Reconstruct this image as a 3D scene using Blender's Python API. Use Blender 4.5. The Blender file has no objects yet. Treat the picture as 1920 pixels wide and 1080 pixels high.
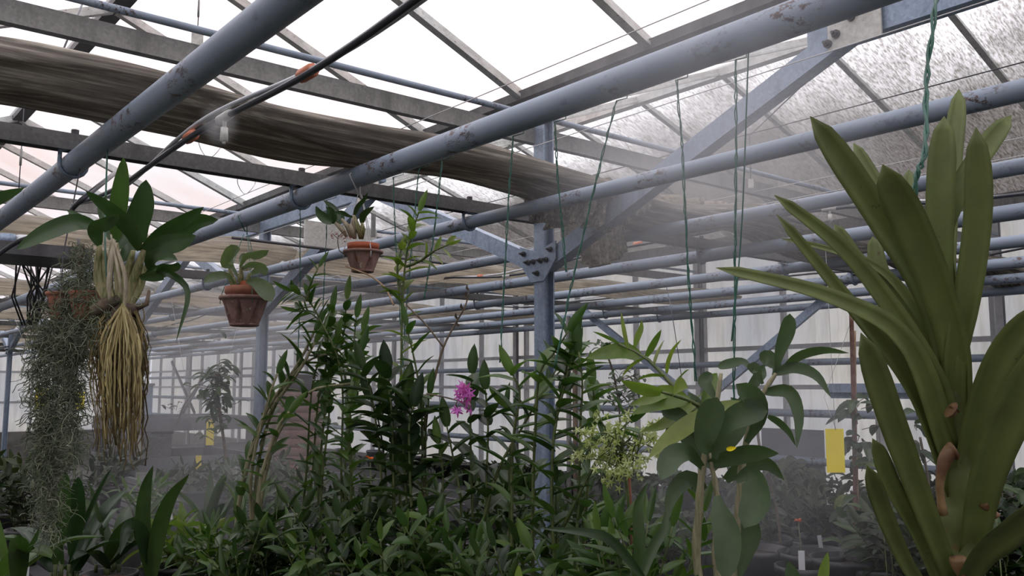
import bpy, math, random
from mathutils import Vector, Matrix, noise
R = math.radians
sc = bpy.context.scene
C = sc.collection
V = Vector

# ------------------------------------------------------------------ camera
CAMZ = 1.6
HEAD = R(39.4); PITCH = R(6.4); F = 1657.0
cam_d = bpy.data.cameras.new('camera'); cam = bpy.data.objects.new('camera', cam_d); C.objects.link(cam)
cam_d.sensor_width = 36.0; cam_d.lens = 36.0*F/1920.0; cam_d.clip_start = .02; cam_d.clip_end = 300
cam.location = (0, 0, CAMZ)
cam.rotation_euler = (R(90)+PITCH, 0, -HEAD)
sc.camera = cam
FW = V((math.sin(HEAD)*math.cos(PITCH), math.cos(HEAD)*math.cos(PITCH), math.sin(PITCH)))
RT = V((math.cos(HEAD), -math.sin(HEAD), 0))
UP = RT.cross(FW)
def ray(x, y):
    return (FW*F + RT*(x-960) - UP*(y-540))/F
def P(x, y, d):                      # world point at distance d along the viewing axis
    return V((0, 0, CAMZ)) + ray(x, y)*d
def PX(x, y, X):                     # where the line of sight meets the upright plane X
    r = ray(x, y); return V((0, 0, CAMZ)) + r*(X/r.x)
def PY(x, y, Y):
    r = ray(x, y); return V((0, 0, CAMZ)) + r*(Y/r.y)

# ------------------------------------------------------------------ sky, sun, exposure
w = bpy.data.worlds.new('overcast_sky'); sc.world = w; w.use_nodes = True
nt = w.node_tree; nt.nodes.clear()
o = nt.nodes.new('ShaderNodeOutputWorld'); bg = nt.nodes.new('ShaderNodeBackground')
tc = nt.nodes.new('ShaderNodeTexCoord'); sp = nt.nodes.new('ShaderNodeSeparateXYZ')
cr = nt.nodes.new('ShaderNodeValToRGB'); e = cr.color_ramp.elements
e[0].position = 0.0; e[0].color = (.34, .36, .42, 1); e[1].position = .62; e[1].color = (.95, .985, 1.06, 1)
m_ = e.new(.22); m_.color = (.325, .295, .285, 1); m2 = e.new(.40); m2.color = (.76, .72, .735, 1)
nz = nt.nodes.new('ShaderNodeTexNoise'); nz.inputs['Scale'].default_value = 1.6; nz.inputs['Detail'].default_value = 4
mx = nt.nodes.new('ShaderNodeMix'); mx.data_type = 'RGBA'; mx.blend_type = 'MULTIPLY'; mx.inputs[0].default_value = .35
cr2 = nt.nodes.new('ShaderNodeValToRGB'); cr2.color_ramp.elements[0].color = (.80, .76, .735, 1); cr2.color_ramp.elements[0].position = .35
cr2.color_ramp.elements[1].color = (1.1, 1.1, 1.12, 1); cr2.color_ramp.elements[1].position = .62
nt.links.new(tc.outputs['Generated'], sp.inputs[0]); nt.links.new(sp.outputs['Z'], cr.inputs[0])
nt.links.new(tc.outputs['Generated'], nz.inputs['Vector']); nt.links.new(nz.outputs['Fac'], cr2.inputs[0])
nt.links.new(cr.outputs[0], mx.inputs[6]); nt.links.new(cr2.outputs[0], mx.inputs[7])
nt.links.new(mx.outputs[2], bg.inputs[0]); bg.inputs[1].default_value = 2.5
nt.links.new(bg.outputs[0], o.inputs[0])
sc.view_settings.view_transform = 'Standard'; sc.view_settings.look = 'None'
sc.view_settings.exposure = 0.0; sc.view_settings.gamma = 1.0; sc.view_settings.use_curve_mapping = False
cy = sc.cycles
cy.max_bounces = 10; cy.diffuse_bounces = 4; cy.glossy_bounces = 3; cy.transmission_bounces = 6; cy.transparent_max_bounces = 24
cy.volume_bounces = 1; cy.volume_step_rate = 4; cy.volume_max_steps = 48; cy.caustics_reflective = False; cy.caustics_refractive = False

# ------------------------------------------------------------------ materials
def mat(name):
    m = bpy.data.materials.new(name); m.use_nodes = True; n = m.node_tree; n.nodes.clear()
    out = n.nodes.new('ShaderNodeOutputMaterial'); return m, n, out
def N(n, t, **k):
    x = n.nodes.new(t)
    for a, b in k.items():
        if a in x.inputs.keys(): x.inputs[a].default_value = b
        else: setattr(x, a, b)
    return x
def ramp(n, src, stops):
    r = n.nodes.new('ShaderNodeValToRGB'); el = r.color_ramp.elements
    while len(el) < len(stops): el.new(.5)
    for q, (p, c) in zip(el, stops): q.position = p; q.color = (*c, 1) if len(c) == 3 else c
    n.links.new(src, r.inputs[0]); return r.outputs[0]
def coords(n, scale=(1, 1, 1), kind='Object'):
    t = n.nodes.new('ShaderNodeTexCoord'); mp = n.nodes.new('ShaderNodeMapping'); mp.inputs['Scale'].default_value = scale
    n.links.new(t.outputs[kind], mp.inputs[0]); return mp.outputs[0]
def noise_(n, vec, s, d=4, rough=.6):
    x = N(n, 'ShaderNodeTexNoise', Scale=s, Detail=d, Roughness=rough); n.links.new(vec, x.inputs['Vector']); return x.outputs['Fac']
def mixc(n, f, a, b, mode='MIX'):
    x = n.nodes.new('ShaderNodeMix'); x.data_type = 'RGBA'; x.blend_type = mode
    for s, i in ((f, 0), (a, 6), (b, 7)):
        if isinstance(s, (int, float)): x.inputs[i].default_value = s
        elif isinstance(s, tuple): x.inputs[i].default_value = (*s, 1)
        else: n.links.new(s, x.inputs[i])
    return x.outputs[2]
def plain(name, c1, c2=None, scale=8, rough=.6, metal=0, sc3=(1, 1, 1), bump=0.0, c3=None, island=False):
    m, n, out = mat(name); b = N(n, 'ShaderNodeBsdfPrincipled', Roughness=rough, Metallic=metal)
    vec = coords(n, sc3); f = noise_(n, vec, scale)
    col = ramp(n, f, [(.35, c1), (.65, c2 or c1)])
    if c3:
        f2 = noise_(n, vec, scale*3.1, 6, .7); k = ramp(n, f2, [(.6, (0, 0, 0)), (.68, (1, 1, 1))]); col = mixc(n, k, col, c3)
    n.links.new(col, b.inputs['Base Color'])
    if bump:
        bp = N(n, 'ShaderNodeBump', Strength=bump, Distance=.01); n.links.new(f, bp.inputs['Height']); n.links.new(bp.outputs[0], b.inputs['Normal'])
    n.links.new(b.outputs[0], out.inputs[0]); return m
def leafmat(name, cols, rough=.42, trans=.3, vein=0.0, spot=None):
    m, n, out = mat(name); b = N(n, 'ShaderNodeBsdfPrincipled', Roughness=rough)
    g = n.nodes.new('ShaderNodeNewGeometry'); vec = coords(n)
    k = len(cols); col = ramp(n, g.outputs['Random Per Island'], [(i/(k-1), c) for i, c in enumerate(cols)])
    f = noise_(n, vec, 22, 3); col = mixc(n, .55, col, ramp(n, f, [(.3, (.62, .62, .6)), (.7, (1.25, 1.25, 1.1))]), 'MULTIPLY')
    if spot:
        f2 = noise_(n, vec, 60, 5, .7); col = mixc(n, ramp(n, f2, [(.66, (0, 0, 0)), (.72, (1, 1, 1))]), col, spot)
    n.links.new(col, b.inputs['Base Color'])
    t = n.nodes.new('ShaderNodeBsdfTranslucent'); tcol = mixc(n, 1.0, col, (1.25, 1.5, .7), 'MULTIPLY'); n.links.new(tcol, t.inputs[0])
    mxs = n.nodes.new('ShaderNodeMixShader'); mxs.inputs[0].default_value = trans
    n.links.new(b.outputs[0], mxs.inputs[1]); n.links.new(t.outputs[0], mxs.inputs[2]); n.links.new(mxs.outputs[0], out.inputs[0]); return m

M = {}
def pipe_material():
    m, n, out = mat('painted_pipe'); b = N(n, 'ShaderNodeBsdfPrincipled', Roughness=.48, Metallic=.0)
    vec = coords(n, (1, .25, 1)); f = noise_(n, vec, 9)
    col = ramp(n, f, [(.3, (.17, .215, .275)), (.7, (.255, .31, .385))])
    v2 = coords(n, (1, .55, 1)); f2 = noise_(n, v2, 64, 8, .8); f3 = noise_(n, coords(n), 3.3, 2)
    k = ramp(n, f2, [(.53, (0, 0, 0)), (.56, (1, 1, 1))]); k2 = ramp(n, f3, [(.52, (0, 0, 0)), (.60, (1, 1, 1))])
    kk = mixc(n, 1.0, k, k2, 'MULTIPLY')
    rust = ramp(n, noise_(n, vec, 60), [(.4, (.022, .016, .015)), (.68, (.13, .065, .045))])
    col = mixc(n, kk, col, rust); n.links.new(col, b.inputs['Base Color'])
    bp = N(n, 'ShaderNodeBump', Strength=.25, Distance=.003); n.links.new(f2, bp.inputs['Height']); n.links.new(bp.outputs[0], b.inputs['Normal'])
    n.links.new(b.outputs[0], out.inputs[0]); return m
M['pipe'] = pipe_material()
def galv(name, a, b_, c3, rough=.42, metal=.35):
    m, n, out = mat(name); b = N(n, 'ShaderNodeBsdfPrincipled', Roughness=rough, Metallic=metal)
    vec = coords(n); vo = N(n, 'ShaderNodeTexVoronoi', Scale=120.0); n.links.new(vec, vo.inputs['Vector'])
    col = ramp(n, vo.outputs['Color'], [(.1, a), (.9, b_)])
    f = noise_(n, coords(n, (1, 1, .3)), 14, 6, .7); col = mixc(n, ramp(n, f, [(.5, (0, 0, 0)), (.72, (1, 1, 1))]), col, c3)
    n.links.new(col, b.inputs['Base Color']); n.links.new(b.outputs[0], out.inputs[0]); return m
M['galv'] = galv('galvanised_steel', (.21, .27, .36), (.29, .365, .47), (.13, .17, .23))
M['galv_dull'] = galv('dull_galvanised_steel', (.20, .20, .195), (.265, .265, .255), (.12, .12, .115), .6, .2)
M['beam_dark'] = galv('darkened_steel', (.11, .11, .11), (.155, .155, .15), (.07, .07, .07), .6, .2)
M['mullion'] = plain('grey_mullion', (.34, .345, .36), (.42, .425, .44), 20, .5)
M['alu'] = plain('aluminium_bar', (.42, .42, .40), (.60, .60, .57), 20, .45, .3, c3=(.18, .16, .12))
M['gutter'] = plain('dark_gutter', (.055, .055, .055), (.12, .12, .12), 12, .7, 0, c3=(.05, .06, .03))
M['dark'] = plain('dark_steel', (.03, .03, .033), (.07, .07, .075), 14, .5)
M['black'] = plain('black_plastic', (.012, .012, .014), (.025, .025, .028), 10, .4)
M['blacktube'] = plain('black_tube', (.02, .022, .03), (.04, .045, .06), 10, .35)
M['cable'] = plain('white_tube', (.5, .52, .56), (.66, .68, .7), 10, .35)
M['tape'] = plain('orange_tape', (.5, .15, .08), (.62, .22, .12), 40, .6)
M['wire'] = plain('pale_wire', (.45, .45, .45), (.55, .55, .55), 10, .4)
M['darkwire'] = plain('dark_wire', (.03, .03, .04), (.06, .06, .07), 10, .5)
M['greenwire'] = plain('green_wire', (.02, .09, .065), (.04, .14, .10), 50, .4)
M['white'] = plain('white_plastic', (.62, .65, .68), (.74, .76, .78), 10, .4)
M['bracket'] = plain('pale_bracket', (.45, .45, .42), (.6, .6, .56), 60, .6, c3=(.25, .2, .15))
M['yellow'] = plain('yellow_trap', (.78, .64, .0), (.85, .70, .005), 6, .5)
M['terra'] = plain('terracotta', (.25, .095, .06), (.36, .15, .095), 14, .85, bump=.2, c3=(.42, .30, .25))
M['terra_old'] = plain('weathered_terracotta', (.17, .095, .078), (.27, .165, .14), 22, .9, bump=.3, c3=(.40, .36, .33))
M['terra_in'] = plain('orange_terracotta', (.36, .085, .035), (.45, .13, .06), 10, .7)
M['soil'] = plain('bark_compost', (.03, .02, .014), (.10, .06, .04), 60, .95, bump=.8)
M['wood'] = plain('old_wood', (.05, .035, .025), (.12, .09, .07), 16, .9, sc3=(1, 6, 1))
M['bamboo'] = plain('bamboo_cane', (.25, .15, .08), (.38, .26, .15), 30, .6)
M['rustpole'] = plain('rusty_rod', (.12, .05, .035), (.22, .13, .1), 40, .8)
M['stem'] = plain('green_stem', (.05, .075, .022), (.12, .15, .05), 30, .5)
M['cane'] = plain('papery_cane', (.16, .16, .08), (.34, .31, .20), 30, .7, sc3=(6, 6, .6))
M['twig'] = plain('brown_twig', (.07, .05, .035), (.17, .13, .09), 30, .8)
M['bulb'] = plain('ribbed_pseudobulb', (.09, .12, .03), (.34, .30, .16), 26, .6, sc3=(8, 8, .5))
M['bulb_pale'] = plain('dry_sheath', (.30, .26, .18), (.48, .43, .33), 30, .8, sc3=(8, 8, .5))
M['root_thin'] = leafmat('brown_root', [(.07, .05, .02), (.16, .12, .045), (.26, .20, .08)], .8, .1)
M['root'] = leafmat('aerial_root', [(0.136, 0.102, 0.0425), (0.306, 0.255, 0.1105), (0.425, 0.3655, 0.187)], .7, .1)
M['moss'] = leafmat('grey_green_moss', [(0.0781, 0.1016, 0.0625), (0.1719, 0.2031, 0.1406), (0.2969, 0.3281, 0.2344)], .9, .15)
M['floor'] = plain('damp_concrete', (.06, .06, .055), (.12, .115, .10), 3, .8)
M['ground'] = plain('gravel_outside', (.26, .26, .25), (.38, .37, .35), 1.5, .95)
M['concrete'] = plain('knee_wall', (.10, .10, .09), (.18, .175, .16), 5, .9)
M['bench'] = plain('bench_metal', (.06, .065, .07), (.12, .12, .13), 10, .6)
M['net'] = plain('black_net', (.015, .015, .017), (.035, .035, .037), 80, .8)
M['vanda'] = leafmat('strap_leaf', [(0.094, 0.1326, 0.0387), (0.1326, 0.1713, 0.0497), (0.1713, 0.1989, 0.0663)], .5, .12, spot=(.09, .07, .03))
M['vstem'] = plain('thick_green_stem', (.06, .08, .02), (.11, .13, .035), 18, .5, c3=(.12, .08, .03))
M['vroot'] = plain('stubby_brown_root', (.10, .045, .02), (.24, .15, .065), 30, .6)
M['catt'] = leafmat('broad_leaf', [(0.0206, 0.0468, 0.0206), (0.0328, 0.0702, 0.0262), (0.0561, 0.1122, 0.0281)], .35, .22)
M['greyleaf'] = leafmat('grey_green_leaf', [(0.08, 0.12, 0.072), (0.12, 0.16, 0.096), (0.152, 0.192, 0.112)], .55, .25)
M['dendro'] = leafmat('mid_green_leaf', [(0.0293, 0.0684, 0.0176), (0.0537, 0.1125, 0.0274), (0.0978, 0.1662, 0.0391)], .38, .3)
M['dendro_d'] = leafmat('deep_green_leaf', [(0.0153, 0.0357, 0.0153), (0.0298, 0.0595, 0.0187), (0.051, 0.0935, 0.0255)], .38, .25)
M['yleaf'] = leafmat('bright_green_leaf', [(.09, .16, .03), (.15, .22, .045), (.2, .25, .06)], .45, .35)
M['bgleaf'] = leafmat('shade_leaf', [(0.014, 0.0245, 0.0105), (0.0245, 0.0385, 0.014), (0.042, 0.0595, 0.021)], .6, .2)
M['sage'] = leafmat('sage_leaf', [(.03, .055, .03), (.055, .09, .045), (.09, .13, .065)], .6, .25)
M['pink'] = leafmat('magenta_petal', [(.42, .06, .45), (.58, .12, .60), (.70, .22, .70)], .5, .35)
M['red'] = leafmat('dusky_red_petal', [(.22, .05, .06), (.32, .10, .10), (.36, .16, .15)], .6, .3)
M['orangeflower'] = leafmat('orange_petal', [(.70, .12, .03), (.8, .2, .05), (.85, .25, .08)], .6, .3)
M['greenflower'] = leafmat('lime_petal', [(.28, .34, .10), (.42, .48, .20), (.60, .62, .38)], .5, .35)
M['paleflower'] = leafmat('cream_lip', [(.62, .62, .45), (.72, .72, .58), (.8, .8, .7)], .5, .3)

def cloth_material(name, ca, cb, cc, tr):
    m, n, out = mat(name); d = N(n, 'ShaderNodeBsdfDiffuse'); t = n.nodes.new('ShaderNodeBsdfTranslucent')
    f = noise_(n, coords(n, (.5, 14, 14)), 5, 6, .65); f2 = noise_(n, coords(n, (2, 2, 2)), 3)
    col = ramp(n, f, [(.32, ca), (.52, cb), (.68, cc)])
    col = mixc(n, .5, col, ramp(n, f2, [(.3, (.6, .58, .55)), (.7, (1.3, 1.28, 1.2))]), 'MULTIPLY')
    n.links.new(col, d.inputs[0]); n.links.new(col, t.inputs[0])
    bp = N(n, 'ShaderNodeBump', Strength=.35, Distance=.01); n.links.new(f, bp.inputs['Height']); n.links.new(bp.outputs[0], d.inputs['Normal'])
    x = n.nodes.new('ShaderNodeMixShader'); x.inputs[0].default_value = tr
    n.links.new(d.outputs[0], x.inputs[1]); n.links.new(t.outputs[0], x.inputs[2]); n.links.new(x.outputs[0], out.inputs[0]); return m
M['cloth'] = cloth_material('shade_fabric', (.12, .11, .10), (.25, .23, .205), (.62, .585, .52), .35)
M['cloth_sunlit_pale'] = cloth_material('sunlit_pale_shade_fabric', (.34, .31, .27), (.62, .58, .52), (.82, .79, .72), .7)  # lighter copy of the fabric; sunlight from above is put into its colour

def roof_glass(name, clear, tint, grime=None, streak=False):
    m, n, out = mat(name)
    tr = n.nodes.new('ShaderNodeBsdfTransparent'); tl = n.nodes.new('ShaderNodeBsdfTranslucent'); gl = N(n, 'ShaderNodeBsdfGlossy', Roughness=.25)
    vec = coords(n)
    f = noise_(n, vec, 1.1, 3); f2 = noise_(n, vec, 26, 7, .75); f3 = noise_(n, vec, 2.0, 2)
    col = mixc(n, ramp(n, f, [(.35, (0, 0, 0)), (.65, (1, 1, 1))]), tint, (.97, .97, .98))
    specks = mixc(n, 1.0, ramp(n, f2, [(.69, (0, 0, 0)), (.72, (1, 1, 1))]), ramp(n, f3, [(.5, (0, 0, 0)), (.6, (1, 1, 1))]), 'MULTIPLY')
    col = mixc(n, specks, col, (.16, .13, .1))
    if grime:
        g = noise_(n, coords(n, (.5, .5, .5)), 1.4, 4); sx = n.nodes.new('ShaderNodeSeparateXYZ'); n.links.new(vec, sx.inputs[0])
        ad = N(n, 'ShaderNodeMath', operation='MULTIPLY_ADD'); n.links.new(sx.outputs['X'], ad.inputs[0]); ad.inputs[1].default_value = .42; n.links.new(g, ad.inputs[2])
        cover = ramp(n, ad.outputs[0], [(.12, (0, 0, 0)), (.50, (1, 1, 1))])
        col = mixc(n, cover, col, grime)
    if streak:
        s = noise_(n, coords(n, (.9, 5, 1)), 24, 6, .8)
        col = mixc(n, 1.0, col, ramp(n, s, [(.42, (.62, .60, .56)), (.50, (1, 1, 1)), (.62, (1.25, 1.25, 1.25))]), 'MULTIPLY')
    n.links.new(col, tr.inputs[0]); n.links.new(col, tl.inputs[0])
    a = n.nodes.new('ShaderNodeMixShader'); a.inputs[0].default_value = 1-clear
    n.links.new(tr.outputs[0], a.inputs[1]); n.links.new(tl.outputs[0], a.inputs[2])
    b = n.nodes.new('ShaderNodeMixShader'); b.inputs[0].default_value = .04
    n.links.new(a.outputs[0], b.inputs[1]); n.links.new(gl.outputs[0], b.inputs[2]); n.links.new(b.outputs[0], out.inputs[0]); return m
M['roof'] = roof_glass('whitewashed_roof_glass', .85, (.95, .885, .865))
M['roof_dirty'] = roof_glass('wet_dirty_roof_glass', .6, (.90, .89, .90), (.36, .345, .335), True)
def wall_pane():
    m, n, out = mat('stained_wall_panel')
    d = N(n, 'ShaderNodeBsdfPrincipled', Roughness=.5); tl = n.nodes.new('ShaderNodeBsdfTranslucent')
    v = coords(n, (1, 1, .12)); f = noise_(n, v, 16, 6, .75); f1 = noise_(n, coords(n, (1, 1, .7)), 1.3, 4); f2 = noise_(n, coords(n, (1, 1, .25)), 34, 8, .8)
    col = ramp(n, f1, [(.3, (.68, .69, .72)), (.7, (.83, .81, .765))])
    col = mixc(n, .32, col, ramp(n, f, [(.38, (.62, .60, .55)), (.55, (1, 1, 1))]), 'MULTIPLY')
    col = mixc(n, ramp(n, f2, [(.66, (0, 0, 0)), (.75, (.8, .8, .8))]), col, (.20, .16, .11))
    n.links.new(col, d.inputs['Base Color']); n.links.new(col, tl.inputs[0])
    x = n.nodes.new('ShaderNodeMixShader'); x.inputs[0].default_value = .75
    n.links.new(d.outputs[0], x.inputs[1]); n.links.new(tl.outputs[0], x.inputs[2])
    tr = n.nodes.new('ShaderNodeBsdfTransparent'); n.links.new(col, tr.inputs[0]); x2 = n.nodes.new('ShaderNodeMixShader'); x2.inputs[0].default_value = .2
    n.links.new(x.outputs[0], x2.inputs[1]); n.links.new(tr.outputs[0], x2.inputs[2]); n.links.new(x2.outputs[0], out.inputs[0]); return m
M['pane'] = wall_pane()
def mist_material(name, dens):
    m, n, out = mat(name); v = N(n, 'ShaderNodeVolumeScatter', Anisotropy=.3); v.inputs['Color'].default_value = (.95, .96, 1, 1)
    t = n.nodes.new('ShaderNodeTexCoord'); ln = N(n, 'ShaderNodeVectorMath', operation='LENGTH'); n.links.new(t.outputs['Object'], ln.inputs[0])
    mr = N(n, 'ShaderNodeMapRange'); mr.inputs['From Min'].default_value = .15; mr.inputs['From Max'].default_value = .98
    mr.inputs['To Min'].default_value = 1; mr.inputs['To Max'].default_value = 0; mr.interpolation_type = 'SMOOTHSTEP'
    n.links.new(ln.outputs['Value'], mr.inputs['Value'])
    f = noise_(n, t.outputs['Object'], 2.2, 3); fr = N(n, 'ShaderNodeMapRange'); fr.inputs['From Min'].default_value = .35; fr.inputs['From Max'].default_value = .7
    fr.inputs['To Min'].default_value = .35; fr.inputs['To Max'].default_value = 1.5; n.links.new(f, fr.inputs['Value'])
    mu = N(n, 'ShaderNodeMath', operation='MULTIPLY'); n.links.new(mr.outputs[0], mu.inputs[0]); n.links.new(fr.outputs[0], mu.inputs[1])
    m2 = N(n, 'ShaderNodeMath', operation='MULTIPLY'); n.links.new(mu.outputs[0], m2.inputs[0]); m2.inputs[1].default_value = dens
    n.links.new(m2.outputs[0], v.inputs['Density']); n.links.new(v.outputs[0], out.inputs['Volume']); return m

# ------------------------------------------------------------------ mesh helpers
ORG = {}
class MB:
    def __init__(s): s.v = []; s.f = []
    def tube(s, pts, r, n=8, cap=True):
        pts = [V(p) for p in pts]; k = len(pts); rs = r if isinstance(r, (list, tuple)) else [r]*k
        b = len(s.v); t0 = (pts[1]-pts[0]).normalized(); a = V((0, 0, 1)) if abs(t0.z) < .9 else V((1, 0, 0))
        u = t0.cross(a).normalized()
        for i, p in enumerate(pts):
            t = (pts[min(i+1, k-1)]-pts[max(i-1, 0)])
            if t.length < 1e-9: t = t0
            t = t.normalized(); u = (u - t*u.dot(t))
            u = u.normalized() if u.length > 1e-6 else t.orthogonal().normalized()
            w_ = t.cross(u)
            for j in range(n):
                an = 2*math.pi*j/n; s.v.append(p + (u*math.cos(an)+w_*math.sin(an))*rs[i])
        for i in range(k-1):
            for j in range(n):
                q = b+i*n; s.f.append((q+j, q+(j+1) % n, q+n+(j+1) % n, q+n+j))
        if cap and n > 2:
            s.f.append(tuple(b+j for j in range(n-1, -1, -1))); s.f.append(tuple(b+(k-1)*n+j for j in range(n)))
        return s
    def box(s, c, d, rz=0):
        b = len(s.v); cx, cy_, cz = c; m = Matrix.Rotation(rz, 3, 'Z')
        for sx in (-1, 1):
            for sy in (-1, 1):
                for sz in (-1, 1): s.v.append(V(c) + m @ V((sx*d[0]/2, sy*d[1]/2, sz*d[2]/2)))
        for q in ((0, 1, 3, 2), (4, 6, 7, 5), (0, 4, 5, 1), (2, 3, 7, 6), (0, 2, 6, 4), (1, 5, 7, 3)): s.f.append(tuple(b+i for i in q))
        return s
    def bar(s, p0, p1, wd, ht, side=None, prof=None):
        """extruded profile between two points; prof is a closed outline in (side, up) units"""
        p0 = V(p0); p1 = V(p1); t = (p1-p0).normalized()
        if side is None: side = t.cross(V((0, 0, 1))) if abs(t.z) < .95 else V((1, 0, 0))
        side = V(side); side = (side - t*side.dot(t)).normalized(); up = side.cross(t)
        prof = prof or [(-.5, -.5), (.5, -.5), (.5, .5), (-.5, .5)]
        b = len(s.v); k = len(prof)
        for p in (p0, p1):
            for (x, y) in prof: s.v.append(p+side*(x*wd)+up*(y*ht))
        for j in range(k): s.f.append((b+j, b+(j+1) % k, b+k+(j+1) % k, b+k+j))
        s.f.append(tuple(b+j for j in range(k-1, -1, -1))); s.f.append(tuple(b+k+j for j in range(k)))
        return s
    def lathe(s, prof, c, n=32, lobes=0, amp=0):
        b = len(s.v); c = V(c); k = len(prof)
        for (r, z) in prof:
            for j in range(n):
                a = 2*math.pi*j/n; s.v.append(c+V((r*math.cos(a), r*math.sin(a), z)))
        for i in range(k-1):
            for j in range(n):
                q = b+i*n; s.f.append((q+j, q+(j+1) % n, q+n+(j+1) % n, q+n+j))
        s.f.append(tuple(b+j for j in range(n-1, -1, -1))); s.f.append(tuple(b+(k-1)*n+j for j in range(n)))
        return s
    def leaf(s, pts, w_, hint, prof='lance', fold=.18, n=9, thick=0.0, wav=0.0):
        """a blade along a smooth path; w_ full width; hint about which way its face looks"""
        c = spline([V(p) for p in pts], n); k = len(c); b = len(s.v); hint = V(hint)
        L = 5 if w_ > .012 else 3
        rows = []
        for i in range(k):
            t = i/(k-1)
            T = (c[min(i+1, k-1)]-c[max(i-1, 0)]).normalized()
            S = T.cross(hint); S = S.normalized() if S.length > 1e-5 else T.orthogonal().normalized(); NN = S.cross(T)
            if prof == 'lance': h = math.sin(math.pi*min(1, max(0, t*.93+.07))**.8)**.75
            elif prof == 'strap': h = min(1, .7+.5*t) * (1 if t < .8 else max(0, 1-((t-.8)/.2)**2.2)**.5)
            elif prof == 'taper': h = (1-.62*max(0, t-.25)/.75) * (1 if t < .93 else max(0, 1-((t-.93)/.07)**2.2)**.5)
            elif prof == 'spoon': h = (.25+.75*math.sin(math.pi*.5*min(1, t/.68))**1.6) * (1 if t < .68 else max(0, 1-((t-.68)/.32)**2)**.5)
            else: h = math.sin(math.pi*min(1, t*.96+.04))**.6
            h = max(h, .02 if i in (0, k-1) else .1)*w_/2
            row = []
            for j in range(L):
                q = -1+2*j/(L-1); lift = abs(q)**1.3*fold*h*2 + wav*h*math.sin(t*17+q*3)
                row.append(c[i]+S*(q*h)+NN*lift)
            rows.append((row, NN))
        for row, NN in rows: s.v.extend(row)
        for i in range(k-1):
            for j in range(L-1):
                q = b+i*L+j; s.f.append((q, q+1, q+L+1, q+L))
        if thick:
            b2 = len(s.v)
            for i, (row, NN) in enumerate(rows):
                for j, p in enumerate(row):
                    q = abs(-1+2*j/(L-1)); s.v.append(p-NN*thick*(1-.75*q)*(1-.7*i/(k-1)))
            for i in range(k-1):
                for j in range(L-1):
                    q = b2+i*L+j; s.f.append((q, q+L, q+L+1, q+1))
            for i in range(k-1):
                for j in (0, L-1):
                    q = b+i*L+j; q2 = b2+i*L+j
                    s.f.append((q, q+L, q2+L, q2) if j == 0 else (q, q2, q2+L, q+L))
            s.f.append(tuple([b+j for j in range(L)][::-1]+[b2+j for j in range(L)])); e_ = (k-1)*L
            s.f.append(tuple([b+e_+j for j in range(L)]+[b2+e_+j for j in range(L)][::-1]))
        return s
    def build(s, name, m, parent=None, smooth=True, loc=None):
        me = bpy.data.meshes.new(name)
        if loc is None:
            if parent is not None: loc = ORG[parent.name]
            else:
                xs = [v.x for v in s.v]; ys = [v.y for v in s.v]; zs = [v.z for v in s.v]
                loc = V(((min(xs)+max(xs))/2, (min(ys)+max(ys))/2, min(zs)))
        loc = V(loc)
        me.from_pydata([tuple(v-loc) for v in s.v], [], s.f)
        if smooth: me.shade_smooth()
        me.materials.append(m); ob = bpy.data.objects.new(name, me); C.objects.link(ob)
        if parent is not None: ob.parent = parent; ob.location = loc-ORG[parent.name]
        else: ob.location = loc
        ORG[ob.name] = loc
        return ob
def spline(p, n):
    if len(p) == 2: p = [p[0], (p[0]+p[1])/2, p[1]]
    q = [p[0]*2-p[1]]+p+[p[-1]*2-p[-2]]; out = []; seg = len(p)-1
    for i in range(n+1):
        t = i/n*seg; k = min(int(t), seg-1); u = t-k; a, b, c, d = q[k:k+4]
        out.append(.5*((2*b)+(c-a)*u+(2*a-5*b+4*c-d)*u*u+(3*b-a-3*c+d)*u**3))
    return out
def tag(o, label, cat, group=None, kind='thing'):
    if label: o['label'] = label
    if cat: o['category'] = cat
    if group: o['group'] = group
    if kind != 'thing': o['kind'] = kind
    else: o['kind'] = 'thing'
    return o
def struct(o): o['kind'] = 'structure'; return o
def empty(name, loc, label, cat, group=None):
    o = bpy.data.objects.new(name, None); C.objects.link(o); o.location = loc; o.empty_display_size = .05; ORG[o.name] = V(loc)
    return tag(o, label, cat, group)
# ================================================================== THE HOUSE
Y0, Y1 = -3.0, 20.0
XW = 6.2; EZ = CAMZ+1.25; GX, GZ = 2.15, CAMZ+1.10          # side wall, eaves, valley gutter
RX1, RZ1 = .98, CAMZ+1.62; RX2, RZ2 = 4.25, CAMZ+1.915
LX, LZ = -.19, CAMZ+1.10
BAY = [2.43+2.49*i for i in range(7)]
ORD = ['first', 'second', 'third', 'fourth', 'fifth', 'sixth', 'seventh', 'eighth', 'ninth']
struct(MB().box((8, 8, -.06), (60, 60, .1)).build('ground', M['ground'], smooth=False))
struct(MB().box((1.35, (Y0+Y1)/2, .0), (9.7, Y1-Y0, .04)).build('floor', M['floor'], smooth=False))

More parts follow.
